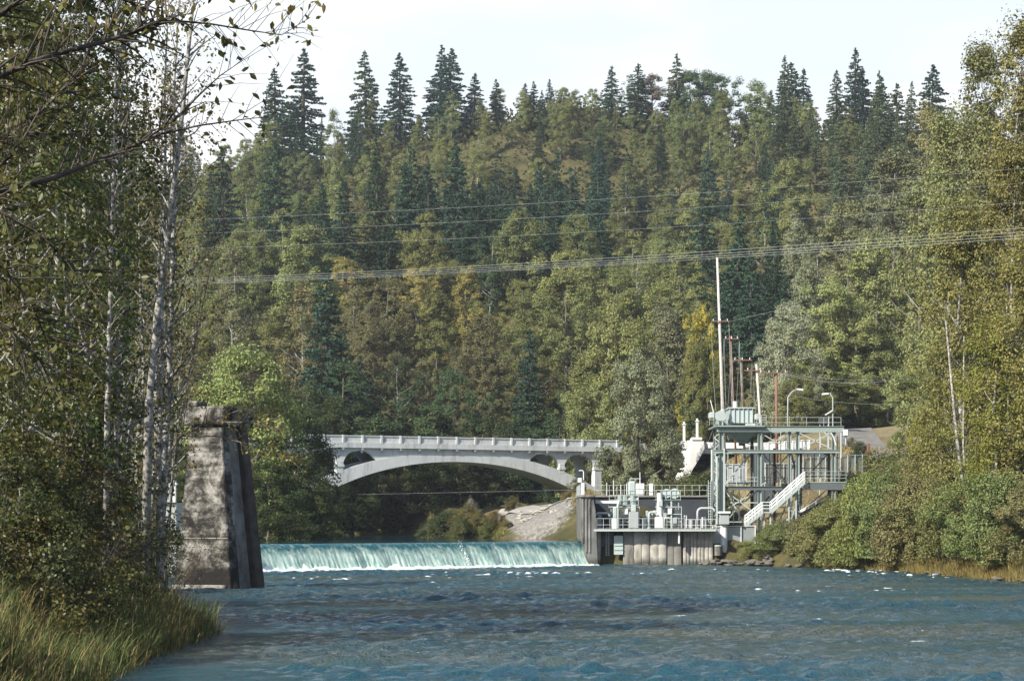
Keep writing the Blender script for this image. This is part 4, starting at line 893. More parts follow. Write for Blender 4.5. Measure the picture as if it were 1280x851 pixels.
# guard rail with white boards on the terrace
fence(X(950, 300), X(1012, 300), 300, 300, gz(X(950, 300), 300), gz(X(1012, 300), 300), 13 / F * 300, 7, 'white board fence on the terrace behind the middle beam', M['white_metal'], M['white_metal'])
fence(X(930, 296), X(950, 298), 296, 298, gz(X(930, 296), 296), gz(X(950, 298), 298), 10 / F * 296, 4, 'short white board fence left of the brown pole', M['white_metal'], M['white_metal'])
# rusty bollard, dumpster-like dark boxes
tag(MB().box(X(1084, 275), X(1087.5, 275), 275, 275.5, gz(X(1086, 275), 275) - .2, Zp(554, 275)).build('bollard', M['rust'], None, bevel=.05), 'rusty red square bollard beside the road', 'bollard')
tag(MB().box(X(944, 268), X(966, 268), 268, 270, gz(X(955, 268), 269) - .5, Zp(567, 268)).build('storage_bin', M['dark_mesh'], None, bevel=.08), 'dark bin in shade behind the second tower column', 'bin')
e = empty('parked_car', (X(1015, 285), 285, gz(X(1015, 285), 285)), 'dark parked car on the terrace behind the tower', 'car')
zc_ = Zp(575, 285); cxx = X(1015, 285)
q_ = MB(); q_.prism([(cxx - 2.1, 284.2, zc_), (cxx + 2.1, 284.2, zc_), (cxx + 2.1, 284.2, zc_ + .7), (cxx + 1.2, 284.2, zc_ + .8), (cxx - 1.5, 284.2, zc_ + .85), (cxx - 2.1, 284.2, zc_ + .75)], (0, 1.8, 0)); q_.build('body', M['dark_mesh'], e, bevel=.1)
q_ = MB(); q_.prism([(cxx - 1.4, 284.35, zc_ + .85), (cxx + 1.1, 284.35, zc_ + .8), (cxx + .6, 284.35, zc_ + 1.35), (cxx - 1.0, 284.35, zc_ + 1.38)], (0, 1.5, 0)); q_.build('cabin', M['dark_steel'], e, bevel=.08)
for dx in (-1.3, 1.3): MB().tube([(cxx + dx, 284.1, zc_), (cxx + dx, 284.35, zc_)], .33, 16).build('wheel', M['dark_mesh'], e)

# ------------------------------------------------------------------ poles, lamps and wires
def pole(name, pxb, pyb, pxt, pyt, Y, r0, r1, m, label, cat, arms=(), base=None):
    b_, t_ = P(pxb, pyb, Y), P(pxt, pyt, Y); g = gz(b_.x, Y) - .5
    dirn = (t_ - b_); b2 = b_ + dirn * ((g - b_.z) / dirn.z) if b_.z > g else b_
    e = empty(name, b2, label, cat); MB().tube([b2, b2.lerp(t_, .5), t_], [r0, (r0 + r1) / 2, r1], 10).build('shaft', M[m], e, smooth=True)
    for (py, px0, px1, k) in arms:
        MB().bar(P(px0, py, Y - r0 - .08), P(px1, py, Y - r0 - .08), .12, .14).build('crossarm', M['pole_brown' if m != 'galv' else 'galv'], e)
        for i in range(k):
            p = P(px0 + (px1 - px0) * (i + .3) / (k - .4 if k > 1 else 1), py, Y - r0 - .08); MB().tube([p + Vector((0, 0, .07)), p + Vector((0, 0, .34))], [.06, .05], 8).build('insulator', M['white_metal'], e)
    return e
pole('utility_pole', 902, 474, 896.5, 322, 300, .28, .15, 'pole_pale', 'tallest pale weathered utility pole rising before the hillside', 'utility pole', ((401.5, 889, 912, 3),))
pole('utility_pole', 917, 508, 913, 420, 290, .16, .1, 'rust', 'reddish utility pole just right of the tallest pole', 'utility pole', ((423.5, 905, 924, 3),))
pole('utility_pole', 928.5, 508, 926.5, 447, 282, .2, .15, 'bark', 'short grey utility pole behind the aqua tank', 'utility pole', ((450, 916, 940, 3),))
pole('utility_pole', 950, 520, 945.5, 455, 280, .2, .14, 'pole_pale', 'leaning slim pole between the tank and brown pole', 'utility pole', ((463, 930, 955, 2),))
pole('utility_pole', 971, 568, 970.5, 465, 275, .22, .17, 'pole_brown', 'thick brown wooden utility pole behind the tower top', 'utility pole', ((466, 948, 985, 4),))
def lamp(pxb, pyb, pxt, pyt, pxh, pyh, Y, label, head=1.0):
    b_, t_, h_ = P(pxb, pyb, Y), P(pxt, pyt, Y), P(pxh, pyh, Y); g = min(gz(b_.x, Y), b_.z) - .3; b_.z = g
    e = empty('street_lamp', b_, label, 'street lamp'); s = 1 if h_.x > t_.x else -1
    MB().tube([b_, t_ - Vector((0, 0, .5)), t_ + Vector((s * .25, 0, -.1)), t_.lerp(h_, .5) + Vector((0, 0, .05)), h_], [.09, .08, .06, .06, .05], 8).build('post', M['galv'], e, smooth=True)
    q = MB(); q.bar(h_ - Vector((s * .1, 0, 0)), h_ + Vector((s * .75 * head, 0, -.08)), .34, .2); hd = q.build('lamp_head', M['glass_lamp'], e, bevel=.05)
lamp(1041.5, 560, 1041, 492, 1035, 492, 262, 'grey curved street lamp rising above the tower right end')
lamp(984, 560, 985, 492, 997, 486.5, 290, 'street lamp with long arm right of the brown pole')
e = empty('floodlight_pole', P(1036, 560, 262), 'short pole carrying a tilted white floodlight', 'floodlight')
MB().tube([(X(1036, 262), 262, gz(X(1036, 262), 262) - .2), P(1036, 519, 262)], .06, 8).build('shaft', M['galv'], e)
a_ = P(1036, 516, 262); MB().bar(a_ + Vector((-.45, 0, -.25)), a_ + Vector((.4, 0, .3)), .5, .14).build('floodlight', M['floodlens'], e)
e = empty('sign_board', P(1031, 560, 266), 'dark green board on posts beside the floodlight', 'board')
MB().box(X(1023, 266), X(1037, 266), 266, 266.1, Zp(529, 266), Zp(522, 266)).build('panel', M['dark_mesh'], e)
for px in (1025, 1035): MB().tube([(X(px, 266), 266.2, gz(X(px, 266), 266) - .2), P(px, 523, 266.2)], .06, 6).build('post', M['galv'], e)

def wire(pts, Y, label, r=.03, Y2=None, thin=.42, sag=0.0, seg=24, group=None):
    """a cable through points given in the air, each at its own distance"""
    n = len(pts); ys = [Y + ((Y2 if Y2 is not None else Y) - Y) * i / (n - 1) for i in range(n)]
    p3 = [P(px, py, yy) for (px, py), yy in zip(pts, ys)]
    out_ = []
    if n == 2:
        for t in np.linspace(0, 1, seg): q = p3[0].lerp(p3[1], t); q.z -= sag * 4 * t * (1 - t); out_.append(q)
    else:                      # parabola through three points
        a_, b_ = p3[0], p3[-1]; k_ = max(0.05, min(.95, (p3[1].x - a_.x) / (b_.x - a_.x)))     # the span is straight seen from above and sags
        for _ in range(6): m_ = a_.lerp(b_, k_); e_ = (m_.x / m_.y - p3[1].x / p3[1].y); k_ -= e_ * m_.y / (b_.x - a_.x)
        m_ = a_.lerp(b_, k_); zt_ = CH + (p3[1].z - CH) * m_.y / p3[1].y; sg = (m_.z - zt_) / (4 * k_ * (1 - k_))
        for t in np.linspace(0, 1, seg): q = a_.lerp(b_, t); q.z -= sg * 4 * t * (1 - t); out_.append(q)
    o_ = MB().tube(out_, r * thin, 5).build('power_line', M['wire']); return tag(o_, label, 'power line', group)
for i, (pts, lab) in enumerate((([(-120, 286), (640, 256), (1400, 200)], 'topmost power line spanning the whole hillside'),
                 ([(-120, 302), (640, 274), (1400, 218)], 'second power line from the top across the hillside'),
                 ([(-120, 318), (640, 295), (1400, 242)], 'third power line from the top across the hillside'))):
    wire(pts, 180, lab, .019)
for i, dy in enumerate((0, 3.4, 6.2, 8.6)):
    wire([(-120, 351 + dy), (640, 330 + dy * .9), (1400, 275 + dy * 1.6)], 360 + i * 1.2, ['highest', 'second', 'third', 'lowest'][i] + ' cable of the tight bundle passing the tall pole top', .028, Y2=172 + i)
for i, (a_, b_, s_, lab) in enumerate((((971, 466), (1130, 473), .9, 'upper sagging service cable running right from the brown pole'), ((948, 463), (1130, 474), .5, 'thin service cable from the leaning pole to the right'), ((955, 487), (1130, 505), .6, 'lower sagging service cable crossing behind the street lamps'))):
    wire([a_, b_], 276, lab, .04 if i == 0 else .028, sag=s_)
wire([(912, 402), (1000, 381)], 300, 'short cable rising right from the tall pole crossarm', .04, 250, .3)
for i, (a_, b_, y0_, y1_, s_) in enumerate((((889, 402), (905, 424), 300, 290, .6), ((900, 402), (914, 424), 300, 290, .8), ((911, 402), (924, 424), 300, 290, .8), ((905, 424), (916, 450), 290, 282, .6), ((914, 424), (928, 450), 290, 282, .6), ((924, 424), (940, 450), 290, 282, .8), ((940, 450), (970, 466), 282, 275, .4))):
    wire([a_, b_], y0_, ['left cable from the tall pole down to the reddish pole', 'middle cable from the tall pole down to the reddish pole', 'right cable from the tall pole down to the reddish pole', 'left cable from the reddish pole to the short grey pole', 'middle cable from the reddish pole to the short grey pole', 'right cable from the reddish pole to the short grey pole', 'cable from the short grey pole to the brown pole'][i], .026, y1_, s_, 12)
wire([(440, 618), (725, 612)], 262, 'thin cable stretched across the river under the arch', .016, 240)
# ------------------------------------------------------------------ vegetation
def leaf_quads(c, size, r, up=0.35, asp=0.62, nrm_dir=None):
    """diamond leaf faces at centres c (n,3); size (n,)"""
    n = len(c); nr = r.normal(size=(n, 3)) * .75; nr[:, 2] += up * 1.2
    if nrm_dir is not None: nr += nrm_dir
    nr /= np.linalg.norm(nr, axis=1)[:, None]
    t = r.normal(size=(n, 3)); t -= nr * (t * nr).sum(1)[:, None]; t /= np.linalg.norm(t, axis=1)[:, None]
    b = np.cross(nr, t); s = size[:, None]
    V = np.stack([c - t * s * .5, c + b * s * .5 * asp, c + t * s * .5, c - b * s * .5 * asp], 1).reshape(-1, 3)
    return V
def clumps_crown(seed, H, base, R, nclump, nleaf, lsize, shape='round', cr=(0.75, 1.45), stretch=1.15, droop=0.0, gap=0.0, irr=1.0):
    """crown of leaf clumps spread through an uneven volume; returns leaf centres, sizes, clump centres"""
    r = np.random.default_rng(seed); cc = []; az0 = r.uniform(0, 6.28, 4)
    while len(cc) < nclump:
        t = r.random(); a = r.uniform(0, 6.28)
        if shape == 'round': prof = math.sqrt(max(0, 1 - (2 * t - 0.9) ** 2 / 1.25)) if t < .97 else .2
        elif shape == 'tall': prof = (0.35 + 0.65 * math.sin(math.pi * min(1, t * 0.9 + .12)) ** .8) * (1 - .35 * t)
        elif shape == 'vase': prof = 0.35 + 0.65 * t ** .6 if t < .8 else max(.1, (1 - t) / .2) ** .5
        else: prof = 1.0 if t < .7 else max(0.15, 1 - (t - .7) / .35)       # bush
        prof *= 1 + irr * (0.26 * math.sin(a * 2 + az0[0] + t * 2) + 0.2 * math.sin(a * 3 + az0[1] + t * 5) + .16 * math.sin(8 * t + az0[2] + a))
        rad = R * prof * (r.random() ** 0.38)
        if gap and r.random() < gap * (math.sin(a * 3 + t * 9 + az0[3]) > .3): continue
        cc.append((rad * math.cos(a), rad * math.sin(a), base + (H - base) * t, rad / R))
    cc = np.array(cc); k = nleaf // nclump; C_ = []; D_ = []
    for i in range(nclump):
        q = r.uniform(*cr); d = r.normal(size=(k, 3)); d /= np.linalg.norm(d, axis=1)[:, None]
        d *= (r.random((k, 1)) ** 0.45) * q; d[:, 2] *= stretch
        # push towards the outer upper side of the clump so each clump reads as a lit tuft
        d[:, 2] = np.where(d[:, 2] < -q * .35, d[:, 2] * .35, d[:, 2])
        d[:, 2] -= droop * (d[:, 0] ** 2 + d[:, 1] ** 2)
        C_.append(cc[i, :3] + d); D_.append(d / q)
    clumps_crown.dirs = np.concatenate(D_); C_ = np.concatenate(C_); C_[:, 2] = np.maximum(C_[:, 2], 0.15)
    return C_, lsize * r.uniform(.65, 1.4, len(C_)), cc, r
def wood(seed, H, base, R, r0, cc, nlimb=14, lean=(0, 0), top=0.92, multi=1):
    r = np.random.default_rng(seed + 500); q = MB(); stems = []
    for m_ in range(multi):
        a0 = r.uniform(0, 6.28); off = (0 if multi == 1 else R * .35)
        pts = [Vector((0.25 * m_ * math.cos(a0), .25 * m_ * math.sin(a0), -0.8))]
        for i in range(1, 7):
            t = i / 6; pts.append(Vector((off * math.cos(a0) * t + lean[0] * t * t + r.normal(0, .02 * H * .3), off * math.sin(a0) * t + lean[1] * t * t + r.normal(0, .02 * H * .3), H * top * t)))
        k = 1 if multi == 1 else .62
        q.tube(pts, [r0 * k * (1.35 - .2 * i if i == 0 else 1 - .85 * i / 6) for i in range(7)], 7); stems.append(pts)
    for i in r.permutation(len(cc))[:nlimb]:
        e = Vector(cc[i, :3]); pts = stems[r.integers(len(stems))]; zt = max(base * .6, e.z - (0.5 + 0.5 * cc[i, 3]) * R * .7)
        t = min(.95, max(.1, zt / (H * top))); f = t * 6; j = min(5, int(f)); s = pts[j].lerp(pts[j + 1], f - j)
        m_ = s.lerp(e, .55) + Vector((0, 0, -.08 * (e - s).length)); rr = r0 * (1 - .8 * t) * .55
        q.tube([s, m_, e], [rr, rr * .6, rr * .22], 5, cap=False)
    me = bpy.data.meshes.new('trunk'); me.from_pydata(q.v, [], q.f)
    for p in me.polygons: p.use_smooth = True
    return me
class Kind: pass
def broadleaf(seed, H, base, R, nclump, nleaf, lsize, shape, r0, leafm='leaf', barkm='bark', **k):
    wk = {a: k.pop(a) for a in ('nlimb', 'lean', 'multi', 'top') if a in k}
    c, s, cc, r = clumps_crown(seed, H, base, R, nclump, nleaf, lsize, shape, **k)
    o_ = c.copy(); o_[:, 2] = (c[:, 2] - (base + H) / 2) * (R / (H - base) * 2); o_ /= (np.linalg.norm(o_, axis=1)[:, None] + 1e-6)
    V = leaf_quads(c, s, r, .35, .66, o_ * .7 + clumps_crown.dirs * 1.0)
    K = Kind(); K.H = H; K.R = R; K.crown = mesh_np('crown', V, np.arange(len(V)).reshape(-1, 4), [M[leafm]])
    K.trunk = wood(seed, H, base, R, r0, cc, **wk); K.trunk.materials.append(M[barkm]); return K
def conifer(seed, H, R, nleaf_per, tiers, lsize, ragged=0.3, base=0.12, taper=0.85, droop=0.28):
    r = np.random.default_rng(seed); cs, ns, bars = [], [], MB()
    for i in range(tiers):
        t = (i + r.uniform(-.3, .3)) / tiers; t = min(.99, max(0, t)); z = H * (base + (1 - base) * t); rad0 = R * (1 - t) ** taper * (1 if t > .12 else .7 + 2.5 * t) + .12
        for j in range(int(5 + 5 * (1 - t))):
            a = r.uniform(0, 6.28); L = rad0 * (1 - ragged * r.random() ** 1.5 + .12 * r.normal())
            if L < .1: continue
            m_ = max(3, int(nleaf_per * (L / R) * 1.4)); q = np.sqrt(r.random(m_)) * L
            wv = (r.random(m_) - .5) * (0.25 + .5 * (1 - q / L)) * min(1.0, L * .55)
            x = q * math.cos(a) - wv * math.sin(a); y = q * math.sin(a) + wv * math.cos(a)
            zz = z - droop * q + 0.10 * (q ** 2) / max(L, .5) + r.normal(0, .1, m_) - np.abs(wv) * .25
            cs.append(np.stack([x, y, zz], 1))
            if r.random() < .25 and L > 1.2: bars.tube([(0, 0, z), (q.max() * .8 * math.cos(a), q.max() * .8 * math.sin(a), z - droop * q.max() * .6)], [.05, .02], 4, cap=False)
    k = 26; cs.append(np.stack([r.normal(0, .10, k), r.normal(0, .10, k), H - r.random(k) * H * .06], 1))
    c = np.concatenate(cs); s = lsize * r.uniform(.6, 1.4, len(c)); V = leaf_quads(c, s, r, .55, .5)
    K = Kind(); K.H = H; K.R = R; K.crown = mesh_np('crown', V, np.arange(len(V)).reshape(-1, 4), [M['needle']])
    bars.tube([(0, 0, -1), (0, 0, H * .5), (0, 0, H * .97)], [.02 * H * .85, .011 * H, .03], 7)
    me = bpy.data.meshes.new('trunk'); me.from_pydata(bars.v, [], bars.f); me.materials.append(M['bark_dark']); K.trunk = me; return K

def plant(name, K, x, y, sc, color, label, cat, group=None, rz=None, z=None, sz=None, lean=None):
    e = empty(name, (x, y, gz(x, y) - .1 if z is None else z), label, cat, group, random.uniform(0, 6.28) if rz is None else rz)
    e.scale = (sc * random.uniform(.9, 1.12), sc, sc * (sz or 1))
    if lean: e.rotation_euler = (lean[0], lean[1], e.rotation_euler[2])
    t = link('trunk', K.trunk, e); c_ = link('crown', K.crown, e)
    j = random.uniform(.74, 1.12) if cat in ('tree', 'conifer') else random.uniform(.9, 1.1); w_ = random.uniform(.94, 1.06); c_.color = (color[0] * j * w_, color[1] * j, color[2] * j / w_, 1); return e

COL = dict(olive=(.20, .222, .086), ltgreen=(.185, .225, .09), brown=(.185, .178, .092), rust=(.19, .145, .095), yellow=(.30, .28, .105), dkgreen=(.068, .105, .052), grey=(.205, .222, .135), alder=(.25, .285, .12),
           fir=(.050, .090, .058), cedar=(.115, .150, .078), blue=(.044, .088, .068))
# --- the wooded hillside
HB = [broadleaf(100 + i, *a) for i, a in enumerate([
    (19, 2.5, 6.0, 95, 19000, .30, 'round', .30), (21, 3.0, 5.6, 95, 18000, .30, 'tall', .28), (17, 1.5, 6.8, 105, 20000, .30, 'round', .32),
    (22, 3.5, 5.0, 90, 17000, .29, 'tall', .26), (18, 2.0, 6.2, 95, 18000, .30, 'vase', .30), (15, 1.4, 5.6, 85, 17000, .30, 'round', .28)])]
for K, st in zip(HB, (1.2, 1.7, 1.1, 1.9, 1.6, 1.2)): K.form = 'tall' if st > 1.5 else 'rounded'
for i, a in enumerate([(22, 4, 4.2, 60, 8000, .30, 'tall', .24), (20, 3.5, 5.0, 56, 7500, .30, 'vase', .26), (23, 3, 3.4, 70, 12000, .28, 'tall', .22), (16, 1.0, 7.4, 115, 21000, .30, 'round', .3)]):
    K = broadleaf(150 + i, *a, barkm='bark_white' if i < 2 else 'bark', gap=.75 if i < 2 else .3, nlimb=22); K.form = ('sparse', 'sparse', 'slender', 'spreading')[i]; HB.append(K)
HC = [conifer(200 + i, *a) for i, a in enumerate([(28, 5.8, 56, 44, .60, .35, .06, .7), (30, 5.6, 54, 46, .58, .3, .06, .75), (26, 6.0, 56, 40, .62, .45, .05, .65), (24, 4.8, 50, 38, .58, .25, .04, .7), (32, 6.4, 54, 46, .64, .5, .12, .72), (29, 6.6, 58, 30, .64, .65, .10, .6), (22, 5.6, 60, 34, .60, .55, .03, .55), (34, 5.0, 46, 44, .60, .6, .2, .8)])]
# zones seen on the hill: centre and radii in photo rows/columns -> what grows there; at the hill foot, shade put into dark leaf colours
ZN = [(510, 485, 190, 55, 'b', 'dkgreen', 2.7), (420, 450, 70, 50, 'c', 'blue', 2.2), (650, 470, 70, 60, 'c', 'blue', 2.4), (540, 480, 60, 30, 'c', 'fir', 2.2),(410, 100, 90, 55, 'c', 'fir', 1.6), (470, 95, 60, 40, 'c', 'fir', 1.5), (560, 90, 50, 35, 'c', 'blue', 1.5), (650, 110, 60, 30, 'c', 'fir', 1.3), (640, 225, 95, 50, 'c', 'fir', 2.4), (820, 192, 135, 38, 'c', 'blue', 2.4),
      (1050, 145, 90, 60, 'c', 'cedar', 2.0), (370, 270, 50, 40, 'c', 'fir', 1.6), (760, 300, 40, 30, 'c', 'fir', 1.3), (520, 210, 40, 26, 'c', 'fir', 1.5), (960, 190, 60, 50, 'c', 'fir', 1.1), (620, 490, 110, 60, 'c', 'fir', 1.6), (480, 260, 40, 30, 'c', 'fir', .9), (930, 350, 50, 50, 'c', 'fir', 1.3), (440, 500, 110, 60, 'b', 'dkgreen', 1.5), (360, 240, 36, 36, 'c', 'fir', 1.2),
      (600, 160, 150, 28, 'b', 'olive', 1.8), (580, 165, 90, 25, 'b', 'yellow', 1.3), (860, 140, 130, 16, 'b', 'ltgreen', 1.7), (900, 255, 130, 46, 'b', 'olive', 2.0), (690, 285, 60, 36, 'b', 'olive', 1.8), (320, 315, 90, 40, 'b', 'olive', 1.8), (500, 260, 45, 36, 'b', 'olive', 1.3),
      (560, 330, 170, 40, 'b', 'yellow', 1.0), (540, 390, 180, 70, 'b', 'brown', 1.6), (640, 360, 120, 60, 'b', 'olive', 1.5), (350, 200, 80, 40, 'b', 'ltgreen', 1.1), (440, 160, 70, 25, 'b', 'ltgreen', 1.3), (300, 400, 80, 50, 'b', 'brown', 1.4), (520, 480, 22, 40, 'b', 'rust', 1.4), (790, 340, 80, 60, 'b', 'olive', 1.5), (930, 380, 24, 26, 'b', 'rust', 1.6), (1060, 250, 80, 100, 'b', 'grey', 1.3)]
hr = np.random.default_rng(77); hill_things = []
def zone(px, py):
    best, bw = None, .25
    for cx0, cy0, rx, ry, ty, co, w_ in ZN:
        v = w_ * math.exp(-((px - cx0) / rx) ** 2 - ((py - cy0) / ry) ** 2) * hr.uniform(.6, 1.4)
        if v > bw: best, bw = (ty, co), v
    if best is None: best = ('c', ['fir', 'cedar', 'blue'][hr.integers(3)]) if hr.random() < .35 else ('b', ['olive', 'ltgreen', 'dkgreen', 'brown', 'olive'][hr.integers(5)])
    if hr.random() < .07: best = ('c', 'fir') if hr.random() < .4 else ('b', ['olive', 'dkgreen', 'brown', 'ltgreen'][hr.integers(4)])
    return best
def hill_tree(x, y, ty, co, sc=1.0, K=None, sz=None):
    K0 = K; K = K or (HC if ty == 'c' else HB)[hr.integers(len(HC) if ty == 'c' else len(HB))]
    ln = (hr.normal(0, .025), hr.normal(0, .025))
    e = plant('conifer_tree' if ty == 'c' else 'broadleaf_tree', K, x, y, sc, COL[co], None, 'conifer' if ty == 'c' else 'tree', 'conifers on the hillside' if ty == 'c' else 'broadleaf trees on the hillside', sz=(sz or 1) * hr.uniform(.88, 1.15) if K0 is None else sz, lean=ln)
    z = e.location.z + K.H * sc * (sz or 1); hill_things.append((e, ty, co, 640 + F * x / y, HZ - F * (z - CH) / y, K, sc)); return e
y = 384.0; row = 0
while y < 676:
    step = (8.7 + (y - 384) * .005) * (.8 if y > 605 else 1); x0_, x1_ = PX(225, y), PX(1150 if y < 560 else 1240, y); x = x0_ + (row % 2) * step * .5
    while x < x1_:
        xx, yy = x + hr.normal(0, step * .22), y + hr.normal(0, 4.5)
        zt_ = gz(xx, yy) + 21; px_, py_ = 640 + F * xx / yy, HZ - F * (zt_ - CH) / yy
        ty, co = zone(px_, py_)
        if yy > 630 and ty == 'c' and hr.random() < .93: ty, co = 'b', 'olive'
        sc = hr.choice([.62, .8, .95, 1.12, 1.3], p=[.15, .25, .3, .2, .1]) * hr.uniform(.92, 1.08) * ((.72 if yy > 570 else .88) if ty == 'c' else 1.0) * (0.56 if yy > 632 else .8 if yy > 585 else 1)
        hill_tree(xx, yy, ty, co, sc); x += step * (1.22 if ty == 'b' else .95)
    y += 12.2 + (y - 384) * .005; row += 1
# trees that stand out on the skyline: column and row of the tip
for px_, py_, co, K, sz in ((345, 84, 'fir', 0, 1), (378, 60, 'fir', 4, 1), (459, 64, 'cedar', 3, 1.15), (500, 66, 'blue', 2, 1), (549, 56, 'blue', 4, 1), (560, 60, 'blue', 2, 1), (592, 90, 'blue', 0, 1), (620, 98, 'fir', 3, 1), (658, 104, 'fir', 3, 1), (667, 101, 'fir', 3, 1.1), (689, 98, 'fir', 1, 1),
                         (764, 82, 'fir', 0, 1), (797, 80, 'fir', 2, 1), (845, 66, 'cedar', 3, 1.25), (993, 78, 'fir', 0, 1), (1004, 86, 'blue', 1, 1), (1068, 60, 'fir', 1, 1.1), (1080, 84, 'blue', 0, 1), (1103, 95, 'fir', 3, 1), (1164, 80, 'fir', 2, 1), (1120, 104, 'cedar', 3, 1), (960, 112, 'cedar', 1, 1), (940, 116, 'fir', 3, 1)):
    yy = 664 + hr.uniform(-8, 8); xx = PX(px_, yy); g = gz(xx, yy); h_ = PZ(py_, yy) - g; k = HC[K]; sz *= .78; sc = h_ / k.H / sz
    hill_tree(xx, yy, 'c', co, sc, k, sz)
for px_, py_, co, sc_, K in ((880, 90, 'dkgreen', 1.0, 2), (866, 92, 'dkgreen', .95, 0), (898, 98, 'dkgreen', .95, 5), (815, 97, 'rust', .9, 5), (708, 112, 'olive', .8, 0)):
    yy = 660; xx = PX(px_, yy); g = gz(xx, yy); k = HB[K]; hill_tree(xx, yy, 'b', co, (PZ(py_, yy) - g) / k.H, k)
# labels that single each hillside tree out
tiers = [(125, 'on the skyline'), (185, 'just under the skyline'), (250, 'high on the hill'), (320, 'at upper mid hill'), (390, 'at lower mid hill'), (470, 'low on the hill'), (900, 'at the hill foot')]
colsn = [(300, 'above the stone pier'), (390, 'above the bridge left end'), (460, 'above the left arch openings'), (530, 'left of the arch crown'), (600, 'above the arch crown'), (660, 'right of the arch crown'), (760, 'above the right arch openings'), (850, 'above the gate hoists'), (950, 'above the hopper tower'), (1050, 'above the stair platform'), (2000, 'above the paved road')]
hues = dict(olive='olive', ltgreen='light green', brown='brownish', rust='rusty red', yellow='yellowish', dkgreen='dark green', grey='grey green', fir='dark', cedar='mid green', blue='bluish')
gl = {}
for rec in hill_things:
    e, ty, co, px_, py_, K, sc = rec
    tier = next(n for y_, n in tiers if py_ < y_); cn_ = next(n for x_, n in colsn if px_ < x_)
    form = (K.form if ty == 'b' else ('slim' if K.R / K.H < .135 else 'broad'))
    gl.setdefault((f"{hues[co]} {form} {'conifer' if ty == 'c' else 'broadleaf'} {tier} {cn_}"), []).append(rec)
ordn = ['first', 'second', 'third', 'fourth', 'fifth', 'sixth', 'seventh', 'eighth', 'ninth', 'tenth', 'eleventh', 'twelfth', 'thirteenth', 'fourteenth', 'fifteenth', 'sixteenth', 'seventeenth', 'eighteenth', 'nineteenth', 'twentieth'] + ['farther'] * 30
for lab, recs in gl.items():
    recs.sort(key=lambda q: q[3])
    for i, q in enumerate(recs): q[0]['label'] = lab if len(recs) == 1 else f"{lab}, {ordn[i] if i else 'leftmost'}{' from left' if i else ''}"
# woods that go on beyond the frame and behind the near stand: one mass
wr = np.random.default_rng(15); cs = []
for i in range(420):
    yy = wr.uniform(300, 690); xx = PX(215, yy) - wr.random() ** .9 * 190 - 6 if i < 330 else PX(1260, yy) + 8 + wr.random() * 110
    if gz(xx, yy) < UP + .4: continue
    Ht, Rt = wr.uniform(15, 24), wr.uniform(3.2, 5.6); t = wr.random(900); a = wr.uniform(0, 6.28, 900); rad = Rt * np.sin(np.pi * np.clip(t * .85 + .12, 0, 1)) ** .8 * (.55 + .45 * wr.random(900)) * (1 + .25 * np.sin(a * 3 + t * 6))
    cs.append(np.stack([xx + rad * np.cos(a), yy + rad * np.sin(a), gz(xx, yy) + 1.5 + (Ht - 1.5) * t], 1))
cs = np.concatenate(cs); V = leaf_quads(cs, wr.uniform(.6, 1.2, len(cs)), wr, .5, .66)
ob = link('far_woods', mesh_np('far_woods', V, np.arange(len(V)).reshape(-1, 4), [M['leaf']])); ob.color = (.12, .15, .065, 1); tag(ob, 'woods continuing beyond both sides of the hillside', 'woods', kind='stuff')
# undergrowth that hides the soil between the trunks: one mass
ur = np.random.default_rng(9); n = 60000; uy = ur.uniform(378, 690, n) ; ux = (ur.uniform(190, 1290, n) - 640) / F * uy
c = np.stack([ux, uy, ground(ux, uy) + ur.random(n) ** 1.4 * 5.0 - .2], 1); V = leaf_quads(c, ur.uniform(.7, 1.7, n), ur, .6, .7)
ob = link('undergrowth', mesh_np('undergrowth', V, np.arange(len(V)).reshape(-1, 4), [M['leaf']])); ob.color = (.075, .085, .036, 1); tag(ob, 'low green undergrowth between the hillside trees', 'undergrowth', kind='stuff')

# --- broad trees behind the bridge's right end, and the slope behind the terrace
MB_ = [broadleaf(300 + i, *a, stretch=s) for i, (a, s) in enumerate([
    ((20, 1.2, 6.4, 120, 26000, .29, 'round', .34), 1.1), ((23, 2.0, 5.6, 120, 26000, .29, 'tall', .32), 1.3), ((15, 0.8, 5.8, 110, 23000, .28, 'round', .28), 1.0), ((18, 0.8, 4.6, 110, 23000, .27, 'tall', .26), 1.4), ((26, 3.0, 6.0, 120, 26000, .29, 'tall', .36), 1.3)])]
MB_.append(broadleaf(350, 15, .4, 6.2, 170, 34000, .26, 'round', .3, irr=.3, cr=(.8, 1.5)))
def mid_tree(px, pyb, pyt, Y, co, K, label, wpx=None, name='riverside_tree', z=None):
    random.seed(int(px * 7 + Y)); x = PX(px, Y); k = MB_[K]; g = gz(x, Y) if z is None else z; H = PZ(pyt, Y) - g; sz = 1.0
    sc = H / k.H
    if wpx: s2 = (wpx / F * Y / 2) / k.R; sz = sc / s2; sc = s2
    return plant(name, k, x, Y, sc, COL[co] if isinstance(co, str) else co, label, 'tree', sz=sz, z=g - .1)
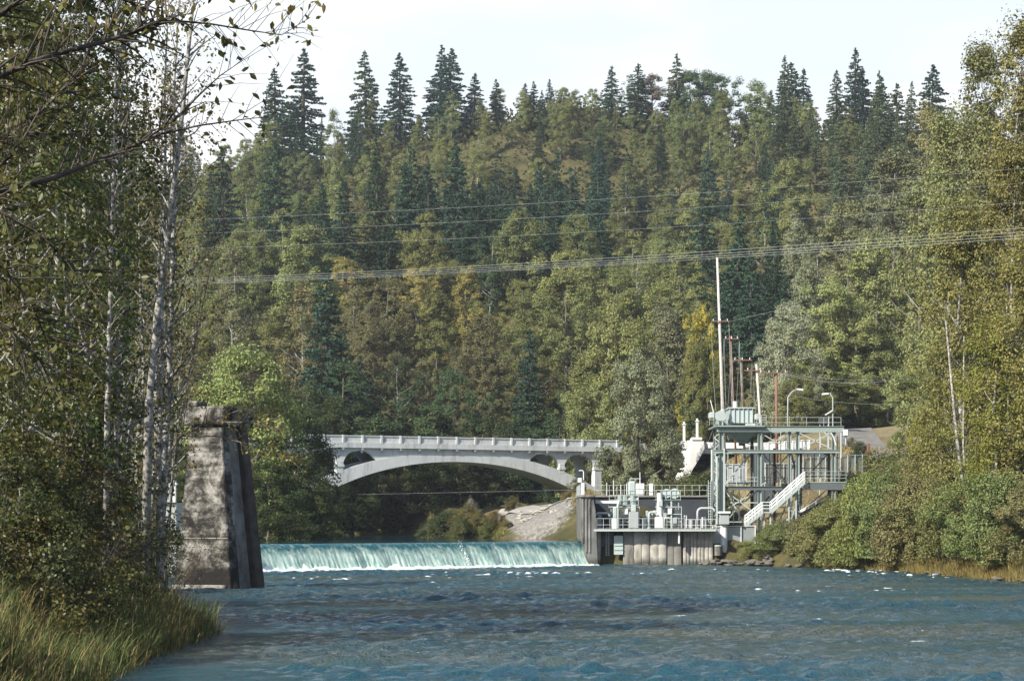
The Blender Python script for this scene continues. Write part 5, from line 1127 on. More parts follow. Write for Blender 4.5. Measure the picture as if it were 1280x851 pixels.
for a in ((800, 600, 445, 312, 'grey', 0, 'tall grey green tree hiding the bridge right end', 100), (735, 600, 485, 352, 'alder', 2, 'light green tree just above the right bridge openings', 84), (830, 600, 482, 327, (.14, .14, .07), 3, 'slender olive tree hiding the deck before the abutment', 44), (797, 600, 468, 322, (.15, .145, .075), 3, 'dense olive brown tree between bridge and abutment', 66),
          (770, 560, 395, 365, 'alder', 0, 'pale green broad tree behind the bridge right end', 110), (835, 560, 385, 362, 'grey', 1, 'grey green round tree left of the tallest pole', 100), (735, 560, 440, 368, 'olive', 1, 'olive feathery tree above the bridge right quarter', 80),
          (876, 545, 388, 352, (.36, .33, .07), 2, 'bright yellow autumn tree touching the tallest pole', 56), (884, 545, 424, 344, (.16, .185, .07), 2, 'olive tree in front of the bright yellow one', 52), (866, 545, 428, 346, 'olive', 1, 'narrow olive tree left of the bright yellow one', 44), (880, 545, 450, 348, 'olive', 3, 'olive tree behind the bridge lamp pillars', 60), (868, 540, 490, 346, 'dkgreen', 2, 'dark green tree left of the tallest pole foot', 44), (922, 545, 500, 346, 'olive', 2, 'olive shrubby tree behind the poles', 50),
          (985, 545, 386, 345, (.29, .32, .22), 5, 'silvery pale poplar right of the poles', 76), (962, 560, 430, 352, (.24, .27, .19), 2, 'small silvery poplar beside the taller silvery one', 46),
          (1040, 545, 350, 362, 'alder', 0, 'light green alder above the street lamps', 110), (1095, 545, 300, 372, 'alder', 4, 'tall light green alder behind the road', 105), (1010, 545, 330, 372, 'grey', 1, 'grey green alder rising behind the silvery poplar', 90), (1060, 545, 255, 378, (.23, .245, .125), 4, 'pale grey green tree high behind the alders', 110),
          (1150, 545, 235, 366, (.24, .255, .11), 4, 'olive tree between the alders and the cottonwoods', 110), (1118, 545, 195, 392, (.245, .25, .135), 4, 'feathery grey tree high above the road', 120), (1020, 545, 450, 352, 'alder', 2, 'low light green alder left of the second lamp', 80), (1110, 545, 440, 356, 'alder', 2, 'low light green alder at the road end', 90), (1070, 545, 400, 362, (.185, .215, .09), 0, 'broad pale green alder above the road end', 100), (1040, 545, 440, 368, 'alder', 2, 'low rounded alder above the fence line', 90), (1165, 560, 430, 318, 'alder', 2, 'low rounded green tree right of the road', 84),
          (1160, 545, 140, 400, (.235, .235, .115), 4, 'tall olive tree below the lone skyline fir', 110), (1000, 560, 470, 330, 'olive', 2, 'low olive tree between brown pole and lamps', 70), (1085, 540, 500, 364, 'dkgreen', 2, 'dark low tree at the end of the road', 60),
          (1166, 592, 508, 226, (.34, .32, .06), 2, 'small bright yellow maple above the right bank shrubs', 66), (1264, 592, 492, 196, (.25, .29, .07), 2, 'yellow green maple at the right edge above the shrubs', 84), (700, 640, 560, 372, 'dkgreen', 2, 'dark small tree behind the right arch foot', 60)):
    mid_tree(*a)
# --- the left bank beyond the pier
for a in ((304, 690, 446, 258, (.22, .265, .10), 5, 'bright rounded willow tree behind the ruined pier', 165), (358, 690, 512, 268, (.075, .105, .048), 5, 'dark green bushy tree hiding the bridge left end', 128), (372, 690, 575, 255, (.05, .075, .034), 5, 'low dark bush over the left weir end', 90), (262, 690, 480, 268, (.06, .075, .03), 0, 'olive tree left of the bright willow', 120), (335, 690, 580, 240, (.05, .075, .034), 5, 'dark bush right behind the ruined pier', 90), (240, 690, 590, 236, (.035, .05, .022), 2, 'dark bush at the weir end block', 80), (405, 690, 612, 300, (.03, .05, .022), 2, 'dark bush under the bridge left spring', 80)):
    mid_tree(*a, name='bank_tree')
# trees along the upstream river, under and behind the arch; shade put into dark leaf colours
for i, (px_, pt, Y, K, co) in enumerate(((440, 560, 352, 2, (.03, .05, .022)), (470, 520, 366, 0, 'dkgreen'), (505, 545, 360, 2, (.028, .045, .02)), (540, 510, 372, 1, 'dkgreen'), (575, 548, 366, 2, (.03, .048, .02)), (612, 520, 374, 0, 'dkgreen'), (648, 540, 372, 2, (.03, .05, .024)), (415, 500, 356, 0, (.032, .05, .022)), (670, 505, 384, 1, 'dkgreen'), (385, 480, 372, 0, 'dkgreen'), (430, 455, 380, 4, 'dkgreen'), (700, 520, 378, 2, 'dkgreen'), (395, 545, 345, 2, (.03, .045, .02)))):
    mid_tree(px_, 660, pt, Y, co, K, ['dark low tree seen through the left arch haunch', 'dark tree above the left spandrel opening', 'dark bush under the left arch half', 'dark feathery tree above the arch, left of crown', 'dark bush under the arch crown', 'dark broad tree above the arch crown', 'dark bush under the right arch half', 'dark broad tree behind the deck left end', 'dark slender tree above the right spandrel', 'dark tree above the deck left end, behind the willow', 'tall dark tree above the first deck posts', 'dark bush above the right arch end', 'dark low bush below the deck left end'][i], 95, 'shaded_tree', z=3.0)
# trees on the left bluff whose tops shade the foot of the hill (mostly behind the near stand)
for i, (x_, y_, K, sc) in enumerate(((-88, 330, 4, 1.2), (-80, 352, 4, 1.3), (-104, 318, 4, 1.2), (-74, 312, 0, 1.1), (-92, 366, 4, 1.3), (-118, 345, 4, 1.25), (-68, 290, 0, 1.0), (-110, 374, 4, 1.3), (-84, 300, 1, 1.2), (-130, 330, 4, 1.2))):
    plant('bluff_tree', MB_[K], x_, y_, sc, COL['dkgreen'], f"tall dark tree on the left bluff beyond the pier, {ordn[i]} from the river" if i else 'tall dark tree on the left bluff nearest beyond the bridge', 'tree')

# --- shrubs: bank willows on the right, gravel bar, left understory
SB = [broadleaf(400 + i, H, .0, R, nc, nl, ls, 'bush', .06, leafm='leaf_bank', barkm='bark_dark', cr=(.35, .75), stretch=1.15, multi=4, nlimb=26) for i, (H, R, nc, nl, ls) in enumerate([(3.4, 2.0, 70, 24000, .105), (4.2, 2.2, 80, 27000, .11), (2.6, 1.9, 60, 20000, .10), (5.2, 2.4, 90, 30000, .115)])]
bank_spots = [(938, 700, 678, 230), (952, 694, 668, 231), (975, 697, 652, 228), (1000, 700, 648, 224), (1030, 702, 640, 218), (1055, 706, 622, 213), (1082, 708, 610, 208), (1110, 708, 598, 206), (1140, 712, 610, 198), (1170, 714, 600, 193), (1200, 716, 606, 187), (1232, 718, 598, 181), (1262, 722, 604, 174), (1290, 726, 600, 168),
              (1020, 684, 648, 236), (1062, 676, 618, 236), (1090, 670, 596, 232), (1120, 662, 584, 228), (1150, 662, 572, 222), (1185, 664, 578, 214), (1220, 664, 560, 206), (1255, 660, 556, 200), (1285, 660, 550, 194), (1100, 640, 584, 248), (1135, 630, 576, 246), (1170, 630, 566, 240), (1210, 626, 540, 232), (1250, 620, 530, 224), (1285, 616, 520, 216), (985, 680, 656, 238), (1075, 655, 590, 244)]
rowl = ['at the water edge', 'midway up the bank', 'high on the bank']
for i, (px_, pb, pt, Y) in enumerate(bank_spots):
    k = SB[(i * 7) % 4]; x = PX(px_, Y); g = max(gz(x, Y), .05); H = max(1.6, PZ(pt, Y) - g); sc = H / k.H
    c0 = [(.155, .172, .064), (.14, .168, .06), (.17, .172, .068), (.15, .188, .062), (.165, .155, .066)][(i * 3) % 5]
    s2 = min(sc, 1.5) if sc > 1.5 else sc; rw = 0 if i < 14 else (1 if i < 23 else 2); idx = i - (0, 14, 23)[rw]
    plant('bank_shrub', k, x, Y, max(s2, .85), c0, f"{['olive', 'green', 'tan green', 'light green', 'brownish'][(i * 3) % 5]} willow shrub {rowl[rw]} right, {ordn[idx] if idx < 12 else 'last'} from the tower", 'shrub', 'willow shrubs on the right bank', sz=sc / max(s2, .85))
for i, (px_, pb, pt, Y, c0, s_) in enumerate(((556, 672, 646, 293, (.06, .075, .03), 1), (545, 672, 650, 303, (.05, .065, .028), 1), (567, 672, 642, 300, (.06, .075, .03), 1), (585, 672, 632, 291, (.11, .10, .035), .9), (600, 672, 644, 287, (.12, .11, .04), 1), (618, 670, 640, 290, (.13, .10, .04), 1), (632, 668, 650, 286, (.13, .11, .04), 1), (610, 672, 655, 283, (.09, .10, .03), 1), (575, 672, 650, 285, (.08, .09, .03), 1), (640, 650, 634, 302, (.10, .09, .04), 1), (710, 655, 628, 292, (.13, .115, .05), 1), (722, 655, 620, 292, (.12, .11, .045), 1), (588, 660, 628, 295, (.2, .2, .17), .35))):
    k = SB[i % 4]; x = PX(px_, Y); g = gz(x, Y); H = PZ(pt, Y) - g; sc = max(.5, H / k.H)
    plant('bar_shrub', k, x, Y, sc * s_, c0, ['dark shrub left of the gravel bar shrubs', 'farthest left dark shrub on the bar tip', 'dark shrub in the gap behind the bar tip', 'olive shrub at the left of the gravel bar', 'yellowish shrub in the middle of the gravel bar shrubs', 'tan tall shrub on the gravel bar', 'rightmost tan shrub beside the riprap', 'low green shrub at the pool edge under the arch', 'leftmost dark olive shrub of the gravel bar', 'small brown shrub at the end of the gravel track', 'dry shrub left of the weir end wall', 'dry grassy shrub touching the weir end wall', 'thin pale seed headed plant on the gravel bar'][i], 'shrub', 'shrubs on the gravel bar', sz=1 / s_)
# a screen of shrubs on the slope between the terrace and the deck
for i, (px_, pt, Y, c0) in enumerate(((862, 600, 262, (.08, .09, .035)), (882, 596, 266, (.06, .08, .03)), (842, 606, 262, (.08, .075, .035)), (888, 602, 285, (.19, .16, .09)), (868, 604, 256, (.05, .075, .03)), (902, 590, 290, (.17, .14, .08)), (826, 608, 270, (.06, .08, .03)))):
    x = PX(px_, Y); g = gz(x, Y); k = SB[i % 4]; plant('slope_shrub', k, x, Y, max(.5, (PZ(pt, Y) - g) / k.H), c0, ['olive shrub behind the right hoist', 'dark green shrub left of the tower', 'brownish shrub below the abutment', 'dry tan shrub right of the abutment', 'bright green low shrub beside the back wall end', 'dry pale shrub behind the tower left legs', 'green shrub behind the motor cabinet'][i], 'shrub')
for i, (px_, pt, Y, c0) in enumerate(((1120, 566, 262, (.10, .11, .04)), (1076, 553, 280, (.04, .06, .025)), (1125, 540, 290, (.12, .14, .045)), (1065, 548, 292, (.13, .12, .06)))):
    x = PX(px_, Y); g = gz(x, Y); k = SB[(i + 2) % 4]; plant('roadside_shrub', k, x, Y, max(.4, (PZ(pt, Y) - g) / k.H), c0, ['olive shrub in front of the road', 'dark clipped shrub beside the rusty bollard', 'light green shrub at the right road verge', 'dry shrub at the left road verge'][i], 'shrub')

# --- cottonwoods on the right
CT = [broadleaf(500 + i, H, b_, R, nc, nl, ls, 'tall', .34, leafm='leaf_bank', barkm='bark_white', cr=(.7, 1.5), stretch=1.4, nlimb=34, gap=.5) for i, (H, b_, R, nc, nl, ls) in enumerate([(34, 4, 5.2, 200, 36000, .225), (30, 3, 5.6, 200, 36000, .225), (24, 2, 5.0, 180, 30000, .22)])]
for i, (px_, pt, Y, K, c0, wpx) in enumerate(((1275, 30, 215, 0, (.215, .205, .075), 150), (1235, 60, 232, 0, (.205, .205, .08), 150), (1185, 150, 250, 1, (.185, .20, .08), 140), (1200, 260, 214, 2, (.195, .20, .065), 130), (1265, 190, 198, 1, (.20, .185, .06), 150), (1190, 420, 222, 2, (.17, .185, .065), 100), (1245, 400, 190, 2, (.20, .215, .045), 120), (1188, 320, 262, 1, (.16, .165, .07), 110), (1300, 300, 186, 2, (.175, .165, .05), 140), (1215, 330, 236, 2, (.24, .20, .04), 110), (1300, 110, 236, 0, (.17, .155, .06), 150))):
    x = PX(px_, Y); k = CT[K]; g = gz(x, Y); H = PZ(pt, Y) - g; s2 = (wpx / F * Y / 2) / k.R
    plant('cottonwood_tree', k, x, Y, s2, c0, ['tallest golden brown cottonwood at the right edge', 'tall golden cottonwood left of the tallest one', 'olive brown cottonwood leaning over the road side', 'golden cottonwood with white trunks above the bank shrubs', 'brown gold cottonwood in front at the right edge', 'greenish young cottonwood at the road bend', 'yellow green young cottonwood over the right bank', 'olive cottonwood nearest the light green alders', 'low golden cottonwood cut by the right edge', 'yellowest cottonwood between the white trunks', 'dull brown cottonwood behind the tallest one'][i], 'tree', 'cottonwoods on the right bank', sz=(H / k.H) / s2)
q = random.Random(3)
for i, (a_, b_, Y, r_) in enumerate((((1216, 585), (1182, 400), 196, .20), ((1212, 560), (1205, 420), 200, .14), ((1240, 560), (1232, 430), 196, .12), ((1262, 560), (1258, 380), 192, .13), ((1222, 560), (1225, 450), 203, .11))):
    e = empty('bare_tree', P(*a_, Y), ['thickest leaning white trunk above the right bank shrubs', 'slim white trunk beside the thick leaning one', 'slim pale trunk midway to the right edge', 'tall pale trunk nearest the right edge', 'thinnest short pale trunk above the bank'][i], 'tree trunk', 'pale trunks on the right bank')
    p0, p1 = P(*a_, Y), P(*b_, Y); p0.z = gz(p0.x, Y) - .3; m_ = p0.lerp(p1, .5) + Vector((q.uniform(-.4, .4), 0, 0))
    MB().tube([p0, m_, p1], [r_, r_ * .75, r_ * .3], 8).build('trunk', M['bark_white'], e, smooth=True)
    tw_ = MB()
    for k in range(9):
        s = p0.lerp(p1, .35 + .07 * k); d = Vector((q.uniform(-1, 1), q.uniform(-.6, .6), q.uniform(.6, 1.4))) * q.uniform(1.2, 2.4); tw_.tube([s, s + d * .5 + Vector((0, 0, -.1)), s + d], [.04, .03, .012], 5)
    tw_.build('branches', M['bark'], e)

# --- the near stand of alders on the left bank
AL = [broadleaf(600 + i, H, b_, R, nc, nl, ls, 'tall', r0, leafm='leaf_near', barkm='bark_white', cr=(.45, 1.1), stretch=1.1, nlimb=46, gap=.6, top=.98) for i, (H, b_, R, nc, nl, ls, r0) in enumerate([(29, 3, 3.3, 170, 9000, .19, .20), (27, 2, 3.6, 180, 9500, .19, .18), (22, 1.0, 3.3, 160, 9000, .18, .14), (31, 12, 2.9, 110, 2300, .17, .22), (29, 6, 2.6, 120, 3400, .18, .18)])]
al = [(178, 108, 4, -.015, .050, (0.151, 0.143, 0.051)), (200, 101, 3, .01, .03, (0.165, 0.149, 0.054)), (134, 93, 4, 0, .012, (0.083, 0.097, 0.034)), (146, 100, 4, 0, .01, (0.076, 0.099, 0.032)), (104, 90, 0, 0, 0, (0.069, 0.094, 0.029)), (96, 97, 0, 0, .01, (0.069, 0.088, 0.029)), (70, 88, 1, 0, 0, (0.062, 0.088, 0.027)), (40, 94, 0, 0, 0, (0.069, 0.086, 0.028)), (12, 84, 1, 0, 0, (0.083, 0.086, 0.027)), (-20, 90, 0, 0, 0, (0.069, 0.086, 0.028)), (60, 108, 0, 0, 0, (0.062, 0.086, 0.028)), (160, 112, 4, 0, 0, (0.076, 0.086, 0.032)), (110, 112, 1, 0, 0, (0.062, 0.086, 0.028)), (30, 76, 2, 0, 0, (0.076, 0.094, 0.027)), (85, 80, 2, 0, 0, (0.069, 0.094, 0.027)), (-30, 72, 1, 0, 0, (0.076, 0.086, 0.024)), (206, 124, 3, 0, .0, (0.137, 0.099, 0.039)), (0, 112, 0, 0, 0, (0.069, 0.086, 0.028)), (176, 108, 4, 0, 0, (0.069, 0.078, 0.028))]
labs = ['thick white alder trunk leaning right beside the ruined pier', 'slim white alder just right of the thick leaning one', 'pair leading white alder in the middle of the left stand', 'leafy alder close left of the leaning white trunk', 'dark leafy alder left of the white pair', 'dark alder at the centre of the left stand', 'dense dark alder in the left stand front', 'dark alder near the left edge, second row', 'yellow tinged alder at the left edge', 'alder cut by the left edge', 'tall dark alder in the rear of the left stand', 'short alder behind the leaning white trunk', 'dark alder in the rear middle of the stand', 'short dense alder over the tall grass', 'short alder nearest the grass bank centre', 'nearest alder cut by the left edge', 'thin sparse alder nearest the ruined pier', 'rear alder cut by the left edge', 'low sparse alder rising behind the pier side']
for i, (px_, Y, K, lx, ly, c0) in enumerate(al):
    x = PX(px_, Y); k = AL[K]; e = plant('alder_tree', k, x, Y, random.uniform(.92, 1.08), c0, labs[i], 'tree', 'alders on the left bank'); e.rotation_euler = (0, ly, random.uniform(0, 6.28) if ly == 0 else 0)
US = [broadleaf(700 + i, H, .0, R, nc, nl, ls, 'bush', .04, leafm='leaf_near', barkm='bark_dark', cr=(.3, .7), stretch=1.0, multi=5, nlimb=40) for i, (H, R, nc, nl, ls) in enumerate([(4.5, 2.0, 90, 7000, .11), (3.2, 1.7, 70, 5500, .10), (6.0, 2.2, 100, 7500, .12)])]
us_ = [(20, 72, 2), (60, 74, 0), (100, 80, 2), (-15, 66, 0), (45, 66, 1), (85, 72, 1), (120, 88, 0), (150, 98, 2), (148, 104, 0), (150, 112, 0), (130, 96, 1), (170, 128, 1), (160, 135, 2), (75, 90, 2), (30, 90, 2), (110, 104, 2), (140, 118, 2), (168, 140, 2), (60, 110, 2), (5, 100, 2), (205, 172, 2), (190, 176, 2), (175, 165, 2), (140, 140, 2), (100, 130, 2)]
for i, (px_, Y, K) in enumerate(us_):
    x = PX(px_, Y); k = US[K]; c0 = [(.056, .068, .024), (.046, .064, .022), (.078, .07, .03), (.064, .078, .025)][i % 4]
    plant('understory_shrub', k, x, Y, random.uniform(.9, 1.25), c0, f"{['dark', 'deep green', 'brownish', 'green'][i % 4]} shrub under the alders, {'nearest the tall grass' if Y < 75 else 'midway along the bank' if Y < 105 else 'back towards the pier'}, {ordn[sum(1 for p, yy, _ in us_ if p < px_ and (yy < 75) == (Y < 75) and (75 <= yy < 105) == (75 <= Y < 105)) % 12]} from left", 'shrub', 'shrubs under the left alders')
# bare leaning saplings and a yellow leaved branch reaching across the pier
q = random.Random(12)
def spray_tree(name, stems, m_, leafm, nleaf, lsize, col, label, cat, twig=6, lr=.45, seed=1, leaf_from=.3, taper=True):
    """woody stems given as point lists with radii; leaves hang along the outer part and on side twigs"""
    r = np.random.default_rng(seed); e = empty(name, stems[0][0][0], label, cat); wd = MB(); cs = []
    for pts, r0, nl, tw in stems:
        pts = [Vector(p) for p in pts]; n = len(pts); wd.tube(pts, [r0 * (.8 if r0 < .1 else 1) * (1 - .8 * i / (n - 1)) for i in range(n)], 7)
        Ls = [(b - a).length for a, b in zip(pts[:-1], pts[1:])]
        def at(t):
            f = t * (n - 1); j = min(n - 2, int(f)); return pts[j].lerp(pts[j + 1], f - j)
        L = sum(Ls)
        for k in range(tw):
            t = leaf_from + (1 - leaf_from) * (k + r.random()) / tw; s = at(min(t, .999)); d = (at(min(1, t + .05)) - at(t - .05)).normalized()
            dv = Vector(r.normal(size=3)); dv = (dv - d * dv.dot(d)).normalized(); e2 = s + (d * .7 + dv * .8 + Vector((0, 0, .1))) * lr * r.uniform(.5, 1.5)
            m2 = s.lerp(e2, .5) + Vector((0, 0, .06 * lr)); wd.tube([s, m2, e2], [r0 * .22, r0 * .15, r0 * .06], 5, cap=False)
            for _ in range(nl): u_ = r.random() ** .7; p = (s.lerp(m2, u_ * 2) if u_ < .5 else m2.lerp(e2, u_ * 2 - 1)); cs.append(np.array(p) + r.normal(0, lr * .10, 3))
    wd.build('branches', m_, e, smooth=True)
    c = np.array(cs); n = len(c); s = lsize * r.uniform(.6, 1.25, n); nr = r.normal(size=(n, 3)); nr[:, 2] += .3; nr /= np.linalg.norm(nr, axis=1)[:, None]
    t = r.normal(size=(n, 3)); t[:, 2] -= .7; t -= nr * (t * nr).sum(1)[:, None]; t /= np.linalg.norm(t, axis=1)[:, None]; b = np.cross(nr, t); S = s[:, None]
    # a leaf: six points, folded a little along the midrib and pointed at the tip
    off = c + t * S * .1
    V = np.stack([off - t * S * .5, off - t * S * .12 + b * S * .28 + nr * S * .07, off + t * S * .22 + b * S * .2 + nr * S * .05, off + t * S * .56, off + t * S * .22 - b * S * .2 + nr * S * .05, off - t * S * .12 - b * S * .28 + nr * S * .07], 1).reshape(-1, 3)
    f = np.arange(n)[:, None] * 6; Fs = np.concatenate([f + np.array([0, 1, 2, 3]), f + np.array([0, 3, 4, 5])])
    ob = link('leaves', mesh_np('leaves', V - np.array(e.location), Fs, [leafm]), e); ob.color = (*col, 1); return e
YL = 118
spray_tree('leaning_sapling', [([P(196, 640, YL), P(205, 580, YL), P(225, 545, YL), P(262, 527, YL - 4), P(310, 528, YL - 6), P(352, 536, YL - 8)], .10, 5, 60), ([P(225, 545, YL), P(270, 545, YL - 3), P(330, 560, YL - 6), P(372, 580, YL - 8)], .05, 4, 46), ([P(262, 527, YL - 4), P(300, 512, YL - 5), P(340, 520, YL - 6)], .04, 4, 24)], M['bark'], M['leaf_near'], 1, .17, (.19, .165, .03), 'leaning sapling whose yellow leaved branch crosses the pier', 'sapling', lr=.8, seed=4, leaf_from=.42)
for i, (a_, b_, Y, r_) in enumerate((((178, 660), (206, 500), 112, .05), ((160, 660), (200, 420), 108, .05), ((186, 640), (250, 380), 120, .045), ((150, 640), (175, 440), 104, .06), ((200, 560), (270, 300), 110, .05), ((206, 600), (232, 380), 124, .04))):
    p0, p1 = P(*a_, Y), P(*b_, Y); p0.z = min(p0.z, gz(p0.x, Y) + .0) if i < 4 else p0.z; p0.z = gz(p0.x, Y) - .2
    m_ = p0.lerp(p1, .5) + Vector((q.uniform(-.6, .6), 0, .3))
    spray_tree('bare_sapling', [([p0, m_, p1, p1 + (p1 - m_) * .35], r_ * 1.4, 3, 34)], M['bark_white'] if i % 2 else M['bark'], M['leaf_near'], 1, .14, (.10, .075, .03), ['thin bare sapling leaning right against the pier', 'thin pale sapling rising left of the pier', 'thin leaning sapling with twigs above the pier cap', 'upright pale sapling among the alders', 'tall bare sapling leaning over the pier', 'pale twiggy sapling behind the pier edge'][i], 'sapling', lr=1.3, seed=40 + i, leaf_from=.3)

for pts, Y, r_, lab, sd_ in (([(181, 640), (186, 500), (196, 400), (212, 280), (228, 140), (240, 20), (246, -60)], 88, .2, 'thickest leaning white birch trunk left of the pier', 61), ([(131, 660), (134, 520), (137, 400), (141, 260), (144, 120), (147, -30)], 86, .13, 'straight white birch trunk, left one of the close pair', 62), ([(143, 660), (146, 500), (149, 380), (150, 240), (153, 100), (155, -30)], 90, .11, 'straight white birch trunk, right one of the close pair', 63), ([(196, 640), (200, 520), (203, 380), (207, 240), (206, 100), (212, -20)], 95, .11, 'slim white birch trunk just behind the leaning one', 64), ([(112, 660), (116, 520), (113, 380), (117, 220), (116, 60), (120, -30)], 92, .09, 'slim white birch trunk left of the close pair', 65)):
    p3 = [P(px_, py_, Y) for px_, py_ in pts]; p3[0].z = gz(p3[0].x, Y) - .3
    spray_tree('birch_tree', [(p3, r_, 2, 60)], M['bark_white'], M['leaf_near'], 2, .17, (.16, .145, .05), lab, 'tree', lr=1.1, seed=sd_, leaf_from=.25)

for i, (px_, py_, Y, hh) in enumerate(((205, 690, 118, 5.5), (178, 700, 104, 5.0), (150, 700, 92, 4.6), (118, 715, 82, 4.2), (192, 680, 126, 7.0), (90, 725, 74, 3.8), (165, 690, 112, 6.5), (135, 690, 99, 5.5))):
    x = PX(px_, Y); b0 = Vector((x, Y, gz(x, Y) - .2)); ss = []
    for k in range(7):
        a_ = q.uniform(0, 6.28); l_ = hh * q.uniform(.6, 1.0); d_ = Vector((math.cos(a_) * .45 + .12, math.sin(a_) * .45, 1)) * l_
        ss.append(([b0, b0 + d_ * .5 + Vector((q.uniform(-.3, .3), 0, 0)), b0 + d_], .03, 3, 16))
    spray_tree('bare_shrub', ss, M['bark'], M['leaf_near'], 1, .13, (.14, .10, .04), f"twiggy half bare shrub under the alders, {ordn[i] if i else 'first'} counted from the pier", 'shrub', lr=.8, seed=80 + i, leaf_from=.3)

# --- overhanging tree close to the camera; its trunk stands outside the frame
def NP(px, py, Y): return P(px, py, Y)
tx, ty_ = -5.9, 12.5; tz = gz(tx, ty_)
tp = [Vector((tx, ty_, tz - .3)), Vector((tx + .15, ty_, tz + 2)), Vector((tx + .1, ty_ + .2, tz + 4.5)), Vector((tx + .4, ty_ + .3, tz + 8))]
stems = [(tp, .17, 0, 0)]
def limb(start_t, pts, r0, nl, tw): 
    f = start_t * 3; j = min(2, int(f)); s = tp[j].lerp(tp[j + 1], f - j); stems.append(([s] + [NP(*p) for p in pts], r0, nl, tw))
limb(.42, [(-60, 262, 12.5), (0, 237, 12.5), (60, 225, 12.6), (110, 205, 12.8), (150, 190, 13), (185, 172, 13.1), (216, 152, 13.3)], .032, 3, 26)
stems.append(([NP(150, 190, 13), NP(200, 168, 13), NP(250, 157, 13.2), NP(300, 150, 13.4), NP(335, 146, 13.5)], .012, 2, 22))
stems.append(([NP(216, 152, 13.3), NP(250, 118, 13.4), NP(275, 95, 13.5), NP(300, 78, 13.6)], .010, 2, 14))
limb(.62, [(-50, 60, 12.6), (0, 18, 12.8), (40, -10, 12.9), (90, -40, 13)], .04, 4, 30)
limb(.6, [(-60, 130, 12.2), (0, 95, 12.3), (60, 70, 12.5), (120, 55, 12.8), (170, 40, 13.0), (215, 20, 13.2)], .035, 4, 60)
stems.append(([NP(170, 40, 13.0), NP(215, 26, 13.2), NP(262, 30, 13.4), NP(310, 38, 13.5), NP(352, 44, 13.6), NP(388, 22, 13.7)], .011, 3, 34))
limb(.5, [(-60, 190, 12.8), (0, 175, 13), (50, 140, 13.2), (80, 110, 13.4), (110, 80, 13.6)], .03, 4, 50)
stems.append(([NP(20, 165, 13), NP(70, 168, 13.1), (NP(130, 170, 13.2)), NP(190, 168, 13.3)], .012, 3, 34))
stems.append(([NP(-10, 215, 12.8), NP(20, 190, 12.8), NP(60, 120, 12.9), NP(70, 60, 13)], .014, 4, 46))
limb(.38, [(-50, 300, 11.8), (0, 330, 11.8), (40, 380, 11.9), (60, 430, 12)], .022, 5, 40)
limb(.44, [(-40, 240, 12), (10, 270, 12), (60, 300, 12.2), (90, 340, 12.3)], .02, 4, 36)
limb(.33, [(-40, 380, 11.5), (10, 410, 11.5), (50, 450, 11.6), (70, 490, 11.7)], .02, 4, 30)
limb(.8, [(-20, -60, 13), (60, -30, 13.4), (130, -10, 13.6), (190, 15, 13.8)], .03, 4, 50)
spray_tree('overhanging_tree', stems, M['bark_dark'], M['leaf_near'], 3, .056, (.085, .088, .03), 'dark leafy branches hanging in from the upper left, closest tree', 'tree', lr=.30, seed=8, leaf_from=.12)

# --- tall grass on the left bank: a mass
def grass(name, n, xs, ys, hmin, hmax, wid, col, label, seed, lean=.35):
    r = np.random.default_rng(seed); y_ = r.uniform(*ys, n); x_ = np.interp(y_, *LB) + 0.2 - r.random(n) ** 1.1 * xs
    g = ground(x_, y_) - .05; h = r.uniform(hmin, hmax, n) * (0.75 + .35 * np.sin(x_ * 1.3 + y_ * .7) * np.sin(y_ * .9 - x_ * .4)); a = r.uniform(0, 6.28, n); ln = h * np.abs(r.normal(lean, .16, n))
    dx, dy = np.cos(a) * ln + .12 * h, np.sin(a) * ln; wx, wy = -np.sin(a) * wid, np.cos(a) * wid; L = []
    for t, k in ((0, 1), (.45, .85), (.8, .5), (1, .05)):
        cx0, cy0, cz = x_ + dx * t ** 2, y_ + dy * t ** 2, g + h * (t - .18 * t ** 3)
        L += [np.stack([cx0 - wx * k, cy0 - wy * k, cz], 1), np.stack([cx0 + wx * k, cy0 + wy * k, cz], 1)]
    V = np.stack(L, 1).reshape(-1, 3); b = np.arange(n)[:, None] * 8; Fs = np.concatenate([b + np.array([0, 1, 3, 2]), b + np.array([2, 3, 5, 4]), b + np.array([4, 5, 7, 6])])
    ob = link(name, mesh_np(name, V, Fs, [M['grass']])); ob.color = (*col, 1); return tag(ob, label, 'grass', kind='stuff')
M['grass'] = leaf_mat('grass_blade', transl=.3, jitter=.6, patch=(.26, .19, .08), patch_amt=.75, scale=.45)
grass('reed_grass', 36000, 14, (34, 91), .8, 1.8, .017, (.072, .102, .036), 'tall green and straw coloured grass on the left bank', 31)
grass('dry_grass', 10000, 14, (34, 95), 1.0, 2.0, .013, (.22, .175, .09), 'dry straw coloured grass stalks on the left bank', 32, .28)
def bank_grass(n, px0, px1, seed):
    r = np.random.default_rng(seed); y_ = r.uniform(160, 219, n); x_ = np.interp(y_, *RB) + r.random(n) ** 1.4 * 4 - .1; g = ground(x_, y_); h = r.uniform(.3, .8, n); a = r.uniform(0, 6.28, n); w_ = .03
    V = np.stack([np.stack([x_ - np.cos(a) * w_, y_ - np.sin(a) * w_, g - .1], 1), np.stack([x_ + np.cos(a) * w_, y_ + np.sin(a) * w_, g - .1], 1), np.stack([x_ + r.normal(0, .25, n), y_ + r.normal(0, .25, n), g + h], 1)], 1).reshape(-1, 3)
    ob = link('bank_grass', mesh_np('bank_grass', V, np.arange(n * 3).reshape(-1, 3), [M['grass']])); ob.color = (.19, .155, .055, 1); tag(ob, 'yellowing grass fringe along the right water edge', 'grass', kind='stuff')
bank_grass(9000, 940, 1280, 5)

